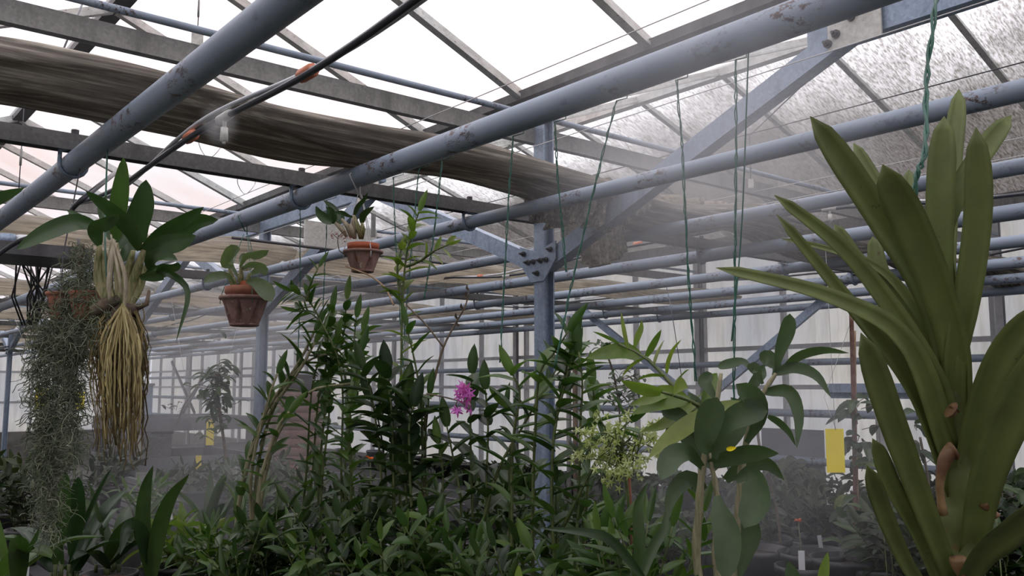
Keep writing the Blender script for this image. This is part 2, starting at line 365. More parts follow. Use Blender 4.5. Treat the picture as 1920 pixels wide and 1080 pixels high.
def roof_slope(xa, za, xb, zb, m, seed):
    """glass sheet from (xa,za) down to (xb,zb) with its glazing bars as parts"""
    s = MB(); nx = 3; ny = 34
    t = .004
    b = MB(); b.bar(((xa+xb)/2, Y0, (za+zb)/2), ((xa+xb)/2, Y1, (za+zb)/2), math.hypot(xb-xa, zb-za), t,
                    side=V((xb-xa, 0, zb-za)).normalized())
    c = struct(b.build('ceiling', m, smooth=False))
    n0 = math.ceil((Y0-2.53)/.66)
    y = 2.53+.66*n0
    L = V((xb-xa, 0, zb-za)).normalized(); up = V((-L.z, 0, L.x)); up = up if up.z > 0 else -up
    while y < Y1:
        q = MB()
        prof = [(-.5, .5), (.5, .5), (.5, .2), (.12, .1), (.12, -.5), (-.12, -.5), (-.12, .1), (-.5, .2)]
        q.bar(V((xa, y, za))-up*.02, V((xb, y, zb))-up*.02, .034, .04, side=(0, 1, 0), prof=prof)
        q.build('glazing_bar', M['alu'], c, smooth=False); y += .66
    return c
roof_slope(RX1, RZ1, GX, GZ+.03, M['roof'], 1)
roof_slope(LX, LZ+.03, RX1, RZ1, M['roof'], 2)
roof_slope(LX-1.2, RZ1, LX, LZ+.03, M['roof'], 3)
roof_slope(LX-3.3, LZ+.03, LX-1.2, RZ1, M['roof'], 4)
roof_slope(GX, GZ+.03, RX2, RZ2, M['roof'], 5)
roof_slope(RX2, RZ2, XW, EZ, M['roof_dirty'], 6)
def along(name, x, z, wd, ht, m, prof=None):
    return struct(MB().bar((x, Y0, z), (x, Y1, z), wd, ht, side=(1, 0, 0), prof=prof).build(name, m, smooth=False))
U = [(-.5, .5), (-.5, -.2), (-.3, -.5), (.3, -.5), (.5, -.2), (.5, .5), (.42, .5), (.42, -.15), (.25, -.4), (-.25, -.4), (-.42, -.15), (-.42, .5)]
along('trim_1', GX, GZ+.005, .085, .05, M['gutter'], U)
along('trim_2', LX, LZ+.01, .13, .09, M['gutter'], U)
along('trim_3', RX1, RZ1-.02, .07, .05, M['dark'])
along('trim_4', RX2, RZ2-.03, .06, .06, M['alu'])
along('trim_5', XW-.03, EZ-.03, .10, .10, M['galv_dull'])
along('trim_6', LX-1.2, RZ1-.02, .06, .05, M['dark'])
# side wall: knee wall, stained panels, mullions, rails
w_ = MB().box((XW+.05, (Y0+Y1)/2, .35), (.16, Y1-Y0, .72)).build('wall_right', M['concrete'], smooth=False); struct(w_)
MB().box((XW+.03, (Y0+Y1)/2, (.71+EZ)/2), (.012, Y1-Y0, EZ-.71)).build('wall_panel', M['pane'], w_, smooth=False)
k = -6
while 2.5+.8*k < Y1:
    y = 2.5+.8*k
    if y > Y0: MB().box((XW, y, (.71+EZ)/2), (.05, .03, EZ-.71)).build('mullion', M['mullion'], w_, smooth=False)
    k += 1
for z in (1.6+.32, 1.6-.0):
    MB().box((XW-.01, (Y0+Y1)/2, z), (.04, Y1-Y0, .036)).build('glazing_rail', M['mullion'], w_, smooth=False)
# end walls and the left wall
def endwall(name, y):
    w2 = struct(MB().box((1.35, y, .36), (9.8, .14, .72)).build(name, M['concrete'], smooth=False))
    MB().box((1.35, y, 1.9), (9.7, .012, 2.4)).build('wall_panel', M['pane'], w2, smooth=False)
    for i in range(12): MB().box((-3.3+.8*i, y-.02*(1 if y > 0 else -1), 1.9), (.04, .05, 2.4)).build('mullion', M['mullion'], w2, smooth=False)
    for z in (1.3, 1.9, 2.5): MB().box((1.35, y-.03*(1 if y > 0 else -1), z), (9.7, .04, .045)).build('glazing_rail', M['mullion'], w2, smooth=False)
endwall('wall_far', Y1); endwall('wall_near', Y0)
wl = struct(MB().box((-3.5, 8.5, .36), (.14, 23, .72)).build('wall_left', M['concrete'], smooth=False))
MB().box((-3.5, 8.5, 1.75), (.012, 23, 2.1)).build('wall_panel', M['pane'], wl, smooth=False)
for i in range(28): MB().box((-3.47, -2.8+.8*i, 1.75), (.05, .04, 2.1)).build('mullion', M['mullion'], wl, smooth=False)

# ------------------------------------------------------------------ heating pipes
PIPE = [.545+.641*i for i in range(9)]; PZ = CAMZ+.575
PR = [.029, .029, .0225, .022, .0275, .026, .0275, .027, .026]
pl = ['grey painted heating pipe directly overhead, running steeply down past the big hanging orchid',
      'thick grey heating pipe with long rust patches that carries the hanging terracotta pots',
      'grey heating pipe crossing in front of the galvanised post, scuffed with rust spots',
      'grey heating pipe passing just behind the galvanised post at its bolted plate',
      'fourth grey heating pipe out from the rusty one, beside the fallen shade cloth end',
      'fifth grey heating pipe out from the rusty one, between post and side wall',
      'sixth grey heating pipe out from the rusty one, in the row towards the wall',
      'second to last grey heating pipe of the overhead row before the side wall',
      'last grey heating pipe of the overhead row, closest to the stained side wall']
for i, x in enumerate(PIPE):
    pts = [(x, Y0+.1+j*(Y1-Y0-.2)/46, PZ) for j in range(47)]
    o = MB().tube(pts, PR[i], 20).build('heating_pipe', M['pipe'])
    tag(o, pl[i], 'pipe', 'overhead heating pipes')
for j, (z, r, l) in enumerate([(1.6+.19, .026, 'upper grey pipe fixed along the side wall under the overhead row'),
                               (1.6-.2, .03, 'grey pipe along the side wall just below the metal ledge'),
                               (1.6-.56, .03, 'lower grey pipe along the side wall behind the yellow trap')]):
    o = MB().tube([(XW-.11, Y0+.1+q*2.27, z) for q in range(11)], r, 12).build('wall_pipe', M['pipe']); tag(o, l, 'pipe', 'pipes along the side wall')
    for q in range(9): MB().box((XW-.06, 1.2+q*2.0, z-r), (.08, .03, .012)).build('pipe_bracket', M['galv_dull'], o, smooth=False)

# ------------------------------------------------------------------ posts, braces, girders
Cprof = [(-.5, -.5), (.5, -.5), (.5, -.3), (-.32, -.3), (-.32, .3), (.5, .3), (.5, .5), (-.5, .5)]
Hprof = [(-.5, -.5), (-.38, -.5), (-.38, -.06), (.38, -.06), (.38, -.5), (.5, -.5), (.5, .5), (.38, .5), (.38, .06), (-.38, .06), (-.38, .5), (-.5, .5)]
def bolt(mb, p, d, r=.008): p = V(p); d = V(d).normalized(); mb.tube([p, p+d*.006], r*1.5, 10); mb.tube([p+d*.006, p+d*.014], r, 6); mb.tube([p+d*.014, p+d*.024], r*.55, 8)
def post(y, i):
    x = GX
    lab = ['blue-grey galvanised post with bolted plate rising behind the leafy canes',
           'galvanised post standing behind the paler hanging pot',
           'dark post behind the hanging roots of the big orchid'] + [None]*5
    o = empty('support_post', (x, y, .02), lab[i] or 'distant grey post of the gutter row, far down the house', 'post', 'posts under the gutter')
    MB().bar((x, y, .02), (x, y, GZ-.03), .052, .055, side=(1, 0, 0), prof=Hprof).build('shaft', M['galv'], o, smooth=False)
    MB().box((x, y, .03), (.14, .14, .012)).build('base_plate', M['galv'], o, smooth=False)
    z = CAMZ+.46
    for s in (-1, 1):
        q = MB(); q.bar((x+.001*s, y+.02*s, z-.01), (x, y+1.24*s, z+.485), .05, .062, side=(1, 0, 0), prof=Cprof); q.build('brace', M['galv'], o, smooth=False)
    g = MB()
    zz = z
    for sx in (-1,):
        b = len(g.v)
        out = [(-.10, .065), (0, .035), (.10, .065), (.10, .0), (.035, -.075), (-.035, -.075), (-.10, 0)]
        for dx in (0, .006):
            for (a, c) in out: g.v.append(V((x-.034+dx, y+a, zz+c)))
        n_ = len(out)
        g.f.append(tuple(b+j for j in range(n_))); g.f.append(tuple(b+n_+j for j in range(n_-1, -1, -1)))
        for j in range(n_): g.f.append((b+j, b+(j+1) % n_, b+n_+(j+1) % n_, b+n_+j))
    g.build('gusset_plate', M['galv'], o, smooth=False)
    q = MB()
    for a, c in ((-.075, .035), (-.05, .0), (.075, .035), (.05, 0), (0, -.045), (-.02, .0), (.02, 0)): bolt(q, (x-.034, y+a, zz+c), (-1, 0, 0), .007)
    q.build('bolt', M['dark'], o, smooth=False)
    for s in (-1, 1):
        pq = MB(); yc = y+1.24*s
        pq.bar((x-.036, yc-.085+.025*s, CAMZ+.965), (x-.036, yc+.065+.025*s, CAMZ+.965), .006, .135, side=(1, 0, 0)); pq.build('splice_plate', M['bracket'], o, smooth=False)
        q = MB()
        for a, c in ((-.055, .03), (-.02, .015), (.025, -.018), (.05, -.038)): bolt(q, (x-.039, yc+a+.01*s, CAMZ+.955+c*(-s if s > 0 else 1)), (-1, 0, 0), .008)
        q.build('bolt', M['dark'], o, smooth=False)
    return o
for i, y in enumerate(BAY): post(y, i)
for ya, yb, l in ((Y0+.1, 1.30, 'galvanised channel girder with bolted plate at the top, above the strap leaved orchid'), (3.60, Y1-.1, 'long galvanised channel girder running on from the far arm of the forked post')):
    tag(MB().bar((GX, ya, CAMZ+.955), (GX, yb, CAMZ+.955), .05, .08, side=(1, 0, 0), prof=Cprof).build('gutter_girder', M['galv'], smooth=False), l, 'girder')
for i, y in enumerate(BAY):
    nm = ORD[i]
    o = MB().bar((-3.4, y+.035, CAMZ+.942), (XW-.06, y+.035, CAMZ+.942), .03, .062, side=(0, 1, 0), prof=Cprof).build('truss_beam', M['galv_dull'], smooth=False)
    tag(o, ['dull galvanised flat beam crossing the house above the nearest shade cloth', 'upper cross beam above the second folded shade cloth'][i] if i < 2 else f'upper galvanised cross beam in the {nm} bay down the house', 'beam', 'upper cross beams')
    o = MB().bar((-3.4, y+.03, CAMZ+.63), (XW-.06, y+.03, CAMZ+.63), .04, .044, side=(0, 1, 0), prof=Hprof).build('cross_beam', M['beam_dark'], smooth=False)
    tag(o, f'lower grey cross beam carrying the heating pipes, {nm} bay down the house', 'beam', 'lower cross beams')
    o = MB().tube([(-3.4, y-.02, CAMZ+1.0), (1.3, y-.02, CAMZ+1.0), (XW-.1, y-.02, CAMZ+1.0)], .011, 10).build('screen_rod', M['pipe'])
    tag(o, f'thin round rod above the upper cross beam of the {nm} bay', 'rod', 'screen rods')
    # wall post in the side wall row
    o = MB().bar((XW-.06, y, .02), (XW-.06, y, EZ-.08), .045, .045, side=(1, 0, 0), prof=Hprof).build('wall_post', M['mullion'], smooth=False)
    tag(o, f'pale grey post against the stained side wall, {nm} bay', 'post', 'side wall posts')
# slanted wind braces in front of the side wall
for nm, a, b, X, l in (('wind_brace', (1085, 575), (1320, 765), 5.1, 'grey diagonal strut falling away from the dark double post'),
                       ('wind_brace', (1600, 515), (1335, 740), 5.1, 'blue-grey diagonal strut rising behind the spoon-leaved plant')):
    o = MB().bar(PX(*a, X), PX(*b, X), .03, .05, side=(1, 0, 0)).build(nm, M['galv'], smooth=False); tag(o, l, 'brace')
for (x, dx, l, mm) in ((1066, 0, 'slim grey upright standing behind the galvanised post', 'galv_dull'), (1078, 0, 'dark brown pipe upright beside the slim grey one', 'twig')):
    p = PX(x, 700, 4.62)
    o = MB().tube([(p.x, p.y, .02), (p.x, p.y, CAMZ+.54)], .02, 10).build('upright', M[mm]); tag(o, l, 'post')
for (a, b, l) in (((392, 690), (342, 775), 'dark slanting strut of the crossed pair behind the tiered benches'), ((322, 678), (365, 775), 'slim slanting strut crossing the darker one behind the benches')):
    o = MB().bar(PX(*a, 6.0), PX(*b, 6.0), .03, .05, side=(1, 0, 0)).build('wind_brace', M['dark'], smooth=False); tag(o, l, 'brace')

# ------------------------------------------------------------------ hangers that hold pipes under the cross beams
def hanger(x, y, r, label, first):
    o = empty('pipe_hanger', (x, y+.03, PZ), label, 'bracket', 'pipe hangers')
    t = MB().tube([(x, y+.03, CAMZ+.665), (x, y+.03, PZ+r+.012)], .005, 8); t.build('threaded_rod', M['galv_dull'], o)
    n_ = MB(); n_.tube([(x, y+.03, PZ+r+.03), (x, y+.03, PZ+r+.018)], .010, 6); n_.tube([(x, y+.03, CAMZ+.655), (x, y+.03, CAMZ+.667)], .010, 6); n_.build('nut', M['dark'], o, smooth=False)
    g = MB(); a = [(x+(r+.004)*math.cos(q), y+.03+.0, PZ+(r+.004)*math.sin(q)) for q in [math.pi*k/8 for k in range(-8, 1)]]
    pts = [(x-.012, y+.03, PZ+r+.014), (x-r-.004, y+.03, PZ+r+.004)] + a + [(x+r+.004, y+.03, PZ+r+.004), (x+.012, y+.03, PZ+r+.014), (x-.012, y+.03, PZ+r+.0145)]
    g.tube(pts, .0058, 6); g.build('strap', M['galv'], o)
for i in range(4):
    for j, x in enumerate(PIPE):
        if i > 1 and j > 4: continue
        hanger(x, BAY[i], PR[j], f'hanger under the {ORD[i]} cross beam, holding overhead pipe {["nearest the camera", "with long rust patches", "in front of the post", "behind the post"][j] if j < 4 else ORD[j]+" in the row"}', i == 0 and j == 0)

# ------------------------------------------------------------------ folded shade screens
def shade(xa, xb, yc, zc, wd, label, seed, droop=.035, name='shade_cloth', m='cloth'):
    rnd = random.Random(seed); nu = int((xb-xa)*22); nv = 40; s = MB(); ph = [rnd.random()*9 for _ in range(6)]
    def sec(u, j):
        x = xa+(xb-xa)*u; a = 2*math.pi*j/nv
        sag = droop*(.5-.5*math.cos((x-xa)*2*math.pi/1.15+ph[0])) + .02*noise.noise(V((x*1.3, seed, 0)))
        ww = wd*(1+.18*noise.noise(V((x*1.1, seed+5, 1)))); th = .045+.02*noise.noise(V((x*1.7, 3, seed)))
        cy_, sz = math.cos(a), math.sin(a)
        y = yc+ww/2*cy_*abs(cy_)**-.25 if abs(cy_) > 1e-3 else yc
        pl_ = .020*noise.noise(V((x*.9, y*26, seed))) + .009*noise.noise(V((x*2.5, y*70, seed+2)))
        z = zc - sag*(1-.35*abs(cy_)) + th*sz + pl_*(1.6 if sz < 0 else 1.0)
        return V((x, y, z))
    for i in range(nu+1):
        for j in range(nv): s.v.append(sec(i/nu, j))
    for i in range(nu):
        for j in range(nv): q = i*nv; s.f.append((q+j, q+nv+j, q+nv+(j+1) % nv, q+(j+1) % nv))
    s.f.append(tuple(range(nv))); s.f.append(tuple(nu*nv+j for j in range(nv-1, -1, -1)))
    return tag(s.build(name, M[m]), label, 'shade cloth', 'folded shade cloths')
ZS = CAMZ+.735
shade(-1.6, 2.12, 2.17, ZS-.03, .30, 'big folded brown shade cloth sagging across the top, in front of the second beam', 1, .05)
shade(2.34, 6.0, 2.2, ZS-.03, .30, 'folded shade cloth beyond the post, hanging under the pipes towards the side wall', 2, .08)
for i in range(1, 7):
    n_ = ORD[i]; wd = .42+.05*i
    shade(-3.2, 2.08, BAY[i]-.22-wd/4, ZS-.005, wd, f'folded shade cloth tinted pale as if sunlit over the path, {n_} bay', 10+i, .035, m='cloth_sunlit_pale')
    shade(2.24, 6.0, BAY[i]-.22-wd/4, ZS-.005, wd, f'folded shade cloth on the wall side of the posts, {n_} bay', 30+i, .04, m='cloth_sunlit_pale')
# loose bunched cloth end hanging at the post
def flap(pts_top, pts_bot, label, seed, wav=.02, n=26, m=14, m_='cloth'):
    s = MB(); T = spline([V(p) for p in pts_top], n); B = spline([V(p) for p in pts_bot], n)
    for i in range(n+1):
        for j in range(m+1):
            t = j/m; p = T[i].lerp(B[i], t); k = noise.noise(V((i*.55, t*1.2, seed)))*wav + math.sin(i*1.5+seed)*wav*.5
            s.v.append(p+V((k*.3, k*1.4, -.03*math.sin(math.pi*t))))
    for i in range(n):
        for j in range(m): q = i*(m+1)+j; s.f.append((q, q+1, q+m+2, q+m+1))
    b = len(s.v)
    for v in list(s.v): s.v.append(v+V((0, .006, .002)))
    for i in range(n):
        for j in range(m): q = b+i*(m+1)+j; s.f.append((q, q+m+1, q+m+2, q+1))
    for i in range(n):
        for j in (0, m):
            q = i*(m+1)+j; s.f.append((q, q+m+1, q+m+1+b, q+b))
    return tag(s.build('loose_cloth', M[m_]), label, 'shade cloth')
flap([P(995, 350, 3.0), P(1050, 345, 2.95), P(1110, 330, 2.95), P(1165, 352, 3.05)], [P(985, 405, 3.0), P(1040, 428, 2.95), P(1085, 420, 2.95), P(1130, 440, 3.05)], 'dark bunched end of shade cloth drooping over the top of the post', 3, .05)
flap([P(1060, 400, 3.3), P(1110, 380, 3.3), P(1180, 395, 3.35)], [P(1070, 455, 3.3), P(1120, 500, 3.3), P(1172, 470, 3.35)], 'pale torn flap of shade cloth hanging below the pipes beside the brace', 7, .06, m_='cloth_sunlit_pale')
flap([P(1150, 350, 3.6), P(1260, 365, 3.7), P(1390, 385, 3.9)], [P(1165, 405, 3.6), P(1260, 425, 3.7), P(1390, 410, 3.9)], 'pale sagging shade cloth strip beyond the brace in the mist', 9, .05, m_='cloth_sunlit_pale')
# ================================================================== WIRES, TUBES, NOZZLES
def line(name, pts, r, m, label, cat, group=None, n=6, sm=0):
    pts = [V(p) for p in pts]
    if sm: pts = spline(pts, sm)
    return tag(MB().tube(pts, r, n).build(name, M[m]), label, cat, group)
rnd = random.Random(4)
# straight support wires running along the house
for kk, X, r, m, l in ((.434, 1.6, .0016, 'wire', 'thin white wire running the length of the house through the roof glow'),
                       (.33, 2.0, .0016, 'wire', 'thin white wire just above the rusty pipe and below the girder'),
                       (.268, 2.9, .0022, 'darkwire', 'thin black wire above the scuffed pipe on the wall side'),
                       (.205, 3.5, .0016, 'wire', 'upper one of two pale wires under the dirty roof panes'),
                       (.19, 3.4, .0016, 'wire', 'lower one of two pale wires under the dirty roof panes')):
    z = CAMZ+1.2915*kk*X
    line('support_wire', [(X, Y0+.2, z), (X, 8, z-.01), (X, Y1-.2, z)], r, m, l, 'wire')
# misting lines: tubes strapped together, taped every metre or so
def mist_line(X, z0, ends, label, tapes, nozz, sag=.03, r=.0065):
    o = empty('misting_line', (X, ends[0], z0), label, 'misting line', 'misting lines')
    ys = [ends[0]+(ends[1]-ends[0])*i/60 for i in range(61)]
    z = lambda y: z0+sag*math.sin(y*2.1+X)-.012*math.cos(y*5.0)
    MB().tube([(X, y, z(y)) for y in ys], r, 8).build('water_tube', M['blacktube'], o)
    MB().tube([(X+.012+.012*math.sin(y*3), y, z(y)+.014+.012*math.sin(y*4)) for y in ys], r*.75, 8).build('pale_tube', M['cable'], o)
    for t in tapes:
        MB().tube([(X+.006, t-.022, z(t-.022)+.006), (X+.006, t+.022, z(t+.022)+.006)], r*1.9, 8).build('tape', M['tape'], o)
    for t in nozz:
        c = V((X, t, z(t))); nb = MB()
        nb.tube([c+V((0, -.03, 0)), c+V((0, .03, 0))], r*1.5, 8)
        nb.tube([c, c+V((0, 0, -.022))], .0045, 8); nb.tube([c+V((0, 0, -.022)), c+V((0, 0, -.05))], [.007, .0085], 10); nb.tube([c+V((0, 0, -.05)), c+V((0, 0, -.056))], .004, 8)
        nb.build('nozzle', M['bracket'], o)
def y_at(x, X): return PX(x, 500, X).y
mist_line(.66, CAMZ+.55, (-.8, 2.95), 'black and white misting tubes with orange tape beside the pipe directly overhead', [y_at(560, .66), y_at(342, .66)], [y_at(411, .66)], .012)
mist_line(3.1, CAMZ+.66, (-.8, 12), 'misting tubes with orange tape crossing behind the galvanised post', [y_at(1320, 3.1), y_at(1195, 3.1), y_at(900, 3.1), y_at(770, 3.1), y_at(673, 3.1)], [y_at(1560, 3.1), y_at(950, 3.1)])
mist_line(5.3, CAMZ+.76, (0, 14), 'misting tubes with orange tape next to the stained side wall', [y_at(1820, 5.3), y_at(1540, 5.3), y_at(1450, 5.3), y_at(1315, 5.3), y_at(1180, 5.3), y_at(850, 5.3)], [y_at(1545, 5.3)])
line('drip_hose', [PX(215, 325, .66), P(165, 365, 2.05), P(137, 390, 2.05), P(128, 412, 2.05), P(80, 437, 2.1), P(30, 455, 2.1), P(-20, 490, 2.1)], .006, 'blacktube', 'black hose bending down behind the orchid leaves towards the dark shelf', 'hose', None, 8, 30)
# hanging weights, labels and hooks near the top
def hung_card(x, y, d, w, h, top, label, m='white'):
    c = P(x, y, d); s_ = d/F
    o = empty('hanging_tag', c, label, 'tag')
    MB().box(c, (.004, w*s_, h*s_), rz=-HEAD+R(90)).build('card', M[m], o, smooth=False)
    t = P(x, top, d); q = MB(); q.tube([c+V((0, 0, h*s_/2)), V((c.x, c.y, t.z))], .0018, 6)
    q.build('wire', M['darkwire'], o)
    q = MB(); mid = c.lerp(V((c.x, c.y, t.z)), .45); q.tube([mid+V((0, 0, -.03)), mid+V((0, 0, .03))], [.004, .004], 8); q.build('turnbuckle', M['galv_dull'], o)
    return o
hung_card(34, 376, 3.1, 17, 34, 190, 'small white card hanging by a turnbuckle wire at the edge of the big orchid')
hung_card(370, 74, 3.1, 22, 30, -60, 'white perforated plate hanging over the upper cross beam', 'bracket')
hung_card(1408, 344, 3.2, 10, 17, 250, 'tiny white clip hanging under the dirty roof beside the brace', 'bracket')
line('roof_rope', [P(176, 0, 3.0)+V((0, 0, .1)), P(117, 97, 3.0)], .0035, 'cable', 'white cord slanting down onto the big folded shade cloth', 'cord')
line('brace_wire', [P(1515, 150, 2.4), P(1408, 252, 3.2)], .002, 'darkwire', 'thin wire slanting from the brace to the small hanging clip', 'wire')
# loops of thin wire by the nozzle
for (x, y, rr, l) in ((395, 270, 22, 'round loop of thin wire hanging below the misting nozzle'), (462, 345, 16, 'thin wire loop under the lower cross beam')):
    c = P(x, y, 2.9); line('wire_loop', [c+RT*(math.cos(a)*rr/F*2.9)+V((0, 0, 1))*(math.sin(a)*rr*1.2/F*2.9)+FW*.02*math.sin(2*a) for a in [q*.35 for q in range(19)]], .0012, 'wire', l, 'wire')

# green twisted wires down from the rusty pipe
def green(pts, label, r=.0028, m='greenwire'):
    p = [V(q) for q in pts]; out = []; n = 40; c = spline(p, n)
    s = MB()
    for ph in (0, math.pi):
        s.tube([q+V((math.cos(i*1.1+ph), math.sin(i*1.1+ph), 0))*r*.7+V((rnd.uniform(-1, 1), rnd.uniform(-1, 1), 0))*.0012 for i, q in enumerate(c)], r*.62, 5)
    hook = c[0]; s.tube([hook+V((0, 0, 0)), hook+V((.03, 0, .012)), hook+V((.033, 0, .045)), hook+V((.01, 0, .068))], r*.6, 5)
    return tag(s.build('plant_wire', M[m]), label, 'wire', 'green twisted plant wires')
def fromB(x): 
    p = PX(x, 300, PIPE[1]); return V((PIPE[1], p.y, PZ-.035))
def dB(x): return (fromB(x)-V((0, 0, CAMZ))).dot(FW)
for x, rest, l in (
    (1385, [(1380, 300), (1378, 520), (1376, 760)], 'green twisted wire hanging straight down to the spoon-leaved plant'),
    (1272, [(1280, 300), (1290, 500), (1305, 715)], 'long green twisted wire ending near the leaning sage-leaved cane'),
    (1157, [(1115, 350), (1075, 520), (1040, 690)], 'slanting green twisted wire passing in front of the galvanised post'),
    (1041, [(1046, 330), (1058, 470), (1062, 510)], 'short green twisted wire in front of the bunched cloth'),
    (962, [(956, 340), (948, 480), (938, 680)], 'green wire dropping between the bare twig and the post'),
    (829, [(818, 400), (805, 500), (795, 560)], 'green wire beside the tall slender leafy shoot'),
    (786, [(775, 430), (760, 600), (752, 700)], 'green wire that the tall slender shoot climbs'),
    (738, [(742, 450), (752, 620), (758, 700)], 'thin green wire just beyond the small hanging pot'),
    (565, [(563, 430), (562, 560), (558, 690)], 'green wire between the two hanging terracotta pots'),
    (614, [(612, 440), (608, 520), (605, 600)], 'green wire that passes behind the small terracotta pot')):
    d = dB(x); green([fromB(x)]+[P(a, b, d) for a, b in rest], l, .0016 if x < 800 else .0019)
line('thin_wire', [fromB(1410)+V((0, 0, .01)), P(1391, 420, 1.5), P(1372, 640, 1.5)], .0014, 'greenwire', 'dark green wire close beside the straight one', 'wire', None, 5, 12)
q_ = PX(1250, 560, PIPE[5]); line('thin_wire', [V((PIPE[5], q_.y, PZ-.02)), P(1262, 600, 4.5), P(1287, 770, 4.6)], .002, 'darkwire', 'thin dark wire stretched in front of the side wall', 'wire', None, 5, 12)
line('thin_wire', [P(1455, 0, 3.0) if 0 else P(1600, 590, 4.4), P(1680, 700, 4.4), P(1565, 800, 4.4)][0:1]+[P(1545, 745, 3.9), P(1568, 806, 3.8)], .0015, 'wire', 'fine wire holding up the yellow sticky trap', 'wire')

# ================================================================== POTS
def terracotta(parent, c, R_, H, m='terra', inner=True, petals=7, tilt=0):
    """lotus-shaped outer pot with a rim, flutes pressed into its side, and the plain pot set inside it"""
    c = V(c); s = MB(); n = 84
    prof = [(.50, 0), (.56, .02), (.60, .14), (.70, .40), (.79, .66), (.86, .82), (.90, .87), (1.0, .89), (1.02, .94), (1.0, 1.0), (.93, 1.0), (.88, .93), (.84, .86), (.7, .80)]
    fine = []
    for i in range(len(prof)-1):
        m_ = 5 if prof[i+1][1] < .85 and prof[i+1][1]-prof[i][1] > .1 else 1
        fine += [(prof[i][0]+(prof[i+1][0]-prof[i][0])*k/m_, prof[i][1]+(prof[i+1][1]-prof[i][1])*k/m_) for k in range(m_)]
    prof = fine+[prof[-1]]; b = len(s.v)
    for (r, z) in prof:
        for j in range(n):
            a = 2*math.pi*j/n; rr = r
            if .03 < z < .84 and r < .88:
                ph = (a*petals/(2*math.pi)) % 1; tri = abs(ph-.5)*2
                edge = 1-z/.84
                k = 1 if tri < edge*.62 and z > .08 else 0
                rr = r*(1-.26*k*min(1, (edge*.62-tri)*9 if k else 0))
            s.v.append(c+V((rr*R_*math.cos(a), rr*R_*math.sin(a), z*H)))
    k = len(prof)
    for i in range(k-1):
        for j in range(n): q = b+i*n; s.f.append((q+j, q+(j+1) % n, q+n+(j+1) % n, q+n+j))
    s.f.append(tuple(b+j for j in range(n-1, -1, -1))); s.f.append(tuple(b+(k-1)*n+j for j in range(n)))
    s.build('outer_pot', M[m], parent)
    if inner:
        q = MB(); z0 = .80*H
        q.lathe([(.55*R_, z0-.02), (.74*R_, z0+.12*H), (.75*R_, z0+.28*H), (.79*R_, z0+.29*H), (.81*R_, z0+.52*H), (.77*R_, z0+.53*H), (.74*R_, z0+.44*H)], c, 40)
        ip = q.build('inner_pot', M[inner], parent)
        MB().lathe([(.73*R_, z0+.40*H), (.5*R_, z0+.46*H), (.05*R_, z0+.48*H)], c, 24).build('compost', M['soil'], ip)
        return c+V((0, 0, z0+.45*H))
    MB().lathe([(.83*R_, .84*H), (.5*R_, .88*H), (.05*R_, .89*H)], c, 24).build('compost', M['soil'], parent)
    return c+V((0, 0, .86*H))
def pot_wires(parent, c, R_, H, top, m='wire', r=.0014):
    c = V(c); top = V(top)
    for a in (.4, 2.5, 4.6):
        q = MB(); e = c+V((R_*.98*math.cos(a), R_*.98*math.sin(a), H*.95)); q.tube([e+V((0, 0, -.02)), e, top.lerp(e, .12)], r, 5); q.build('hanging_wire', M[m], parent)
    q = MB(); q.tube([top+V((.002, 0, -.03)), top, top+V((.033, 0, .03)), top+V((0, 0, .062)), top+V((-.033, 0, .03)), top+V((-.004, 0, -.02))], r*1.4, 5); q.build('hook', M[m], parent)

def pl_leaf(mb, pix, w, d0, d1=None, roll=0.0, prof='lance', fold=.18, n=10, thick=0, wav=0):
    """leaf from its base to its tip; pix traced on the photograph, distances from d0 at the base to d1 at the tip"""
    d1 = d0 if d1 is None else d1; k = len(pix)
    pts = [P(x, y, d0+(d1-d0)*i/(k-1)) for i, (x, y) in enumerate(pix)]
    mid = pts[len(pts)//2]; t = (pts[-1]-pts[0]).normalized(); h = (V((0, 0, CAMZ))-mid).normalized()
    h = Matrix.Rotation(roll, 3, t) @ h
    dm = (d0+d1)/2
    mb.leaf(pts, w*dm/F/max(.35, math.cos(roll)), h, prof, fold, n, thick, wav); return mb

# pot A : pale hanging pot with grey-green leaves
d = 2.92; c = P(458, 612, d); c.z = P(458, 612, d).z
oA = empty('hanging_pot', c, 'wide pale terracotta pot hanging on blue-green wires, grey-green leaves in it', 'potted plant', 'hanging terracotta pots')
RA = 47/F*d; HA = 56/F*d
topA = terracotta(oA, c, RA, HA, 'terra_old', inner='terra'); pot_wires(oA, c, RA, HA, (PIPE[1]-.0, fromB(467).y, PZ-.03), 'greenwire')
def leafset(parent, L, m, base, name='leaf', ws=1.0, **kw):
    for q in L:
        pix, w, d0, d1, roll = q[:5]; k = dict(kw); 
        if len(q) > 5: k.update(q[5])
        b_ = MB(); pl_leaf(b_, pix, w*ws, d0, d1, roll, **k); b_.build(name, M[m], parent)
leafset(oA, [([(437, 500), (420, 495), (432, 470), (450, 468)], 20, 2.9, 2.85, .5), ([(447, 520), (430, 490), (436, 470), (450, 466)], 18, 2.92, 2.95, .3),
             ([(450, 500), (462, 480), (480, 477), (504, 469)], 16, 2.9, 2.8, .6), ([(452, 505), (470, 495), (492, 500), (497, 517)], 15, 2.9, 2.9, .7),
             ([(440, 532), (425, 517), (402, 520), (382, 530)], 17, 2.9, 2.8, .5), ([(462, 528), (480, 530), (500, 545), (510, 566)], 30, 2.88, 2.8, .2),
             ([(455, 500), (452, 490), (455, 482), (462, 478)], 12, 2.9, 2.95, .2), ([(465, 520), (475, 510), (488, 504), (500, 512)], 14, 2.95, 3.0, .5)], 'greyleaf', None, prof='spoon', n=10)
leafset(oA, [([(455, 505), (468, 500), (478, 496)], 12, 2.93, 2.93, .2)], 'bulb_pale', None)
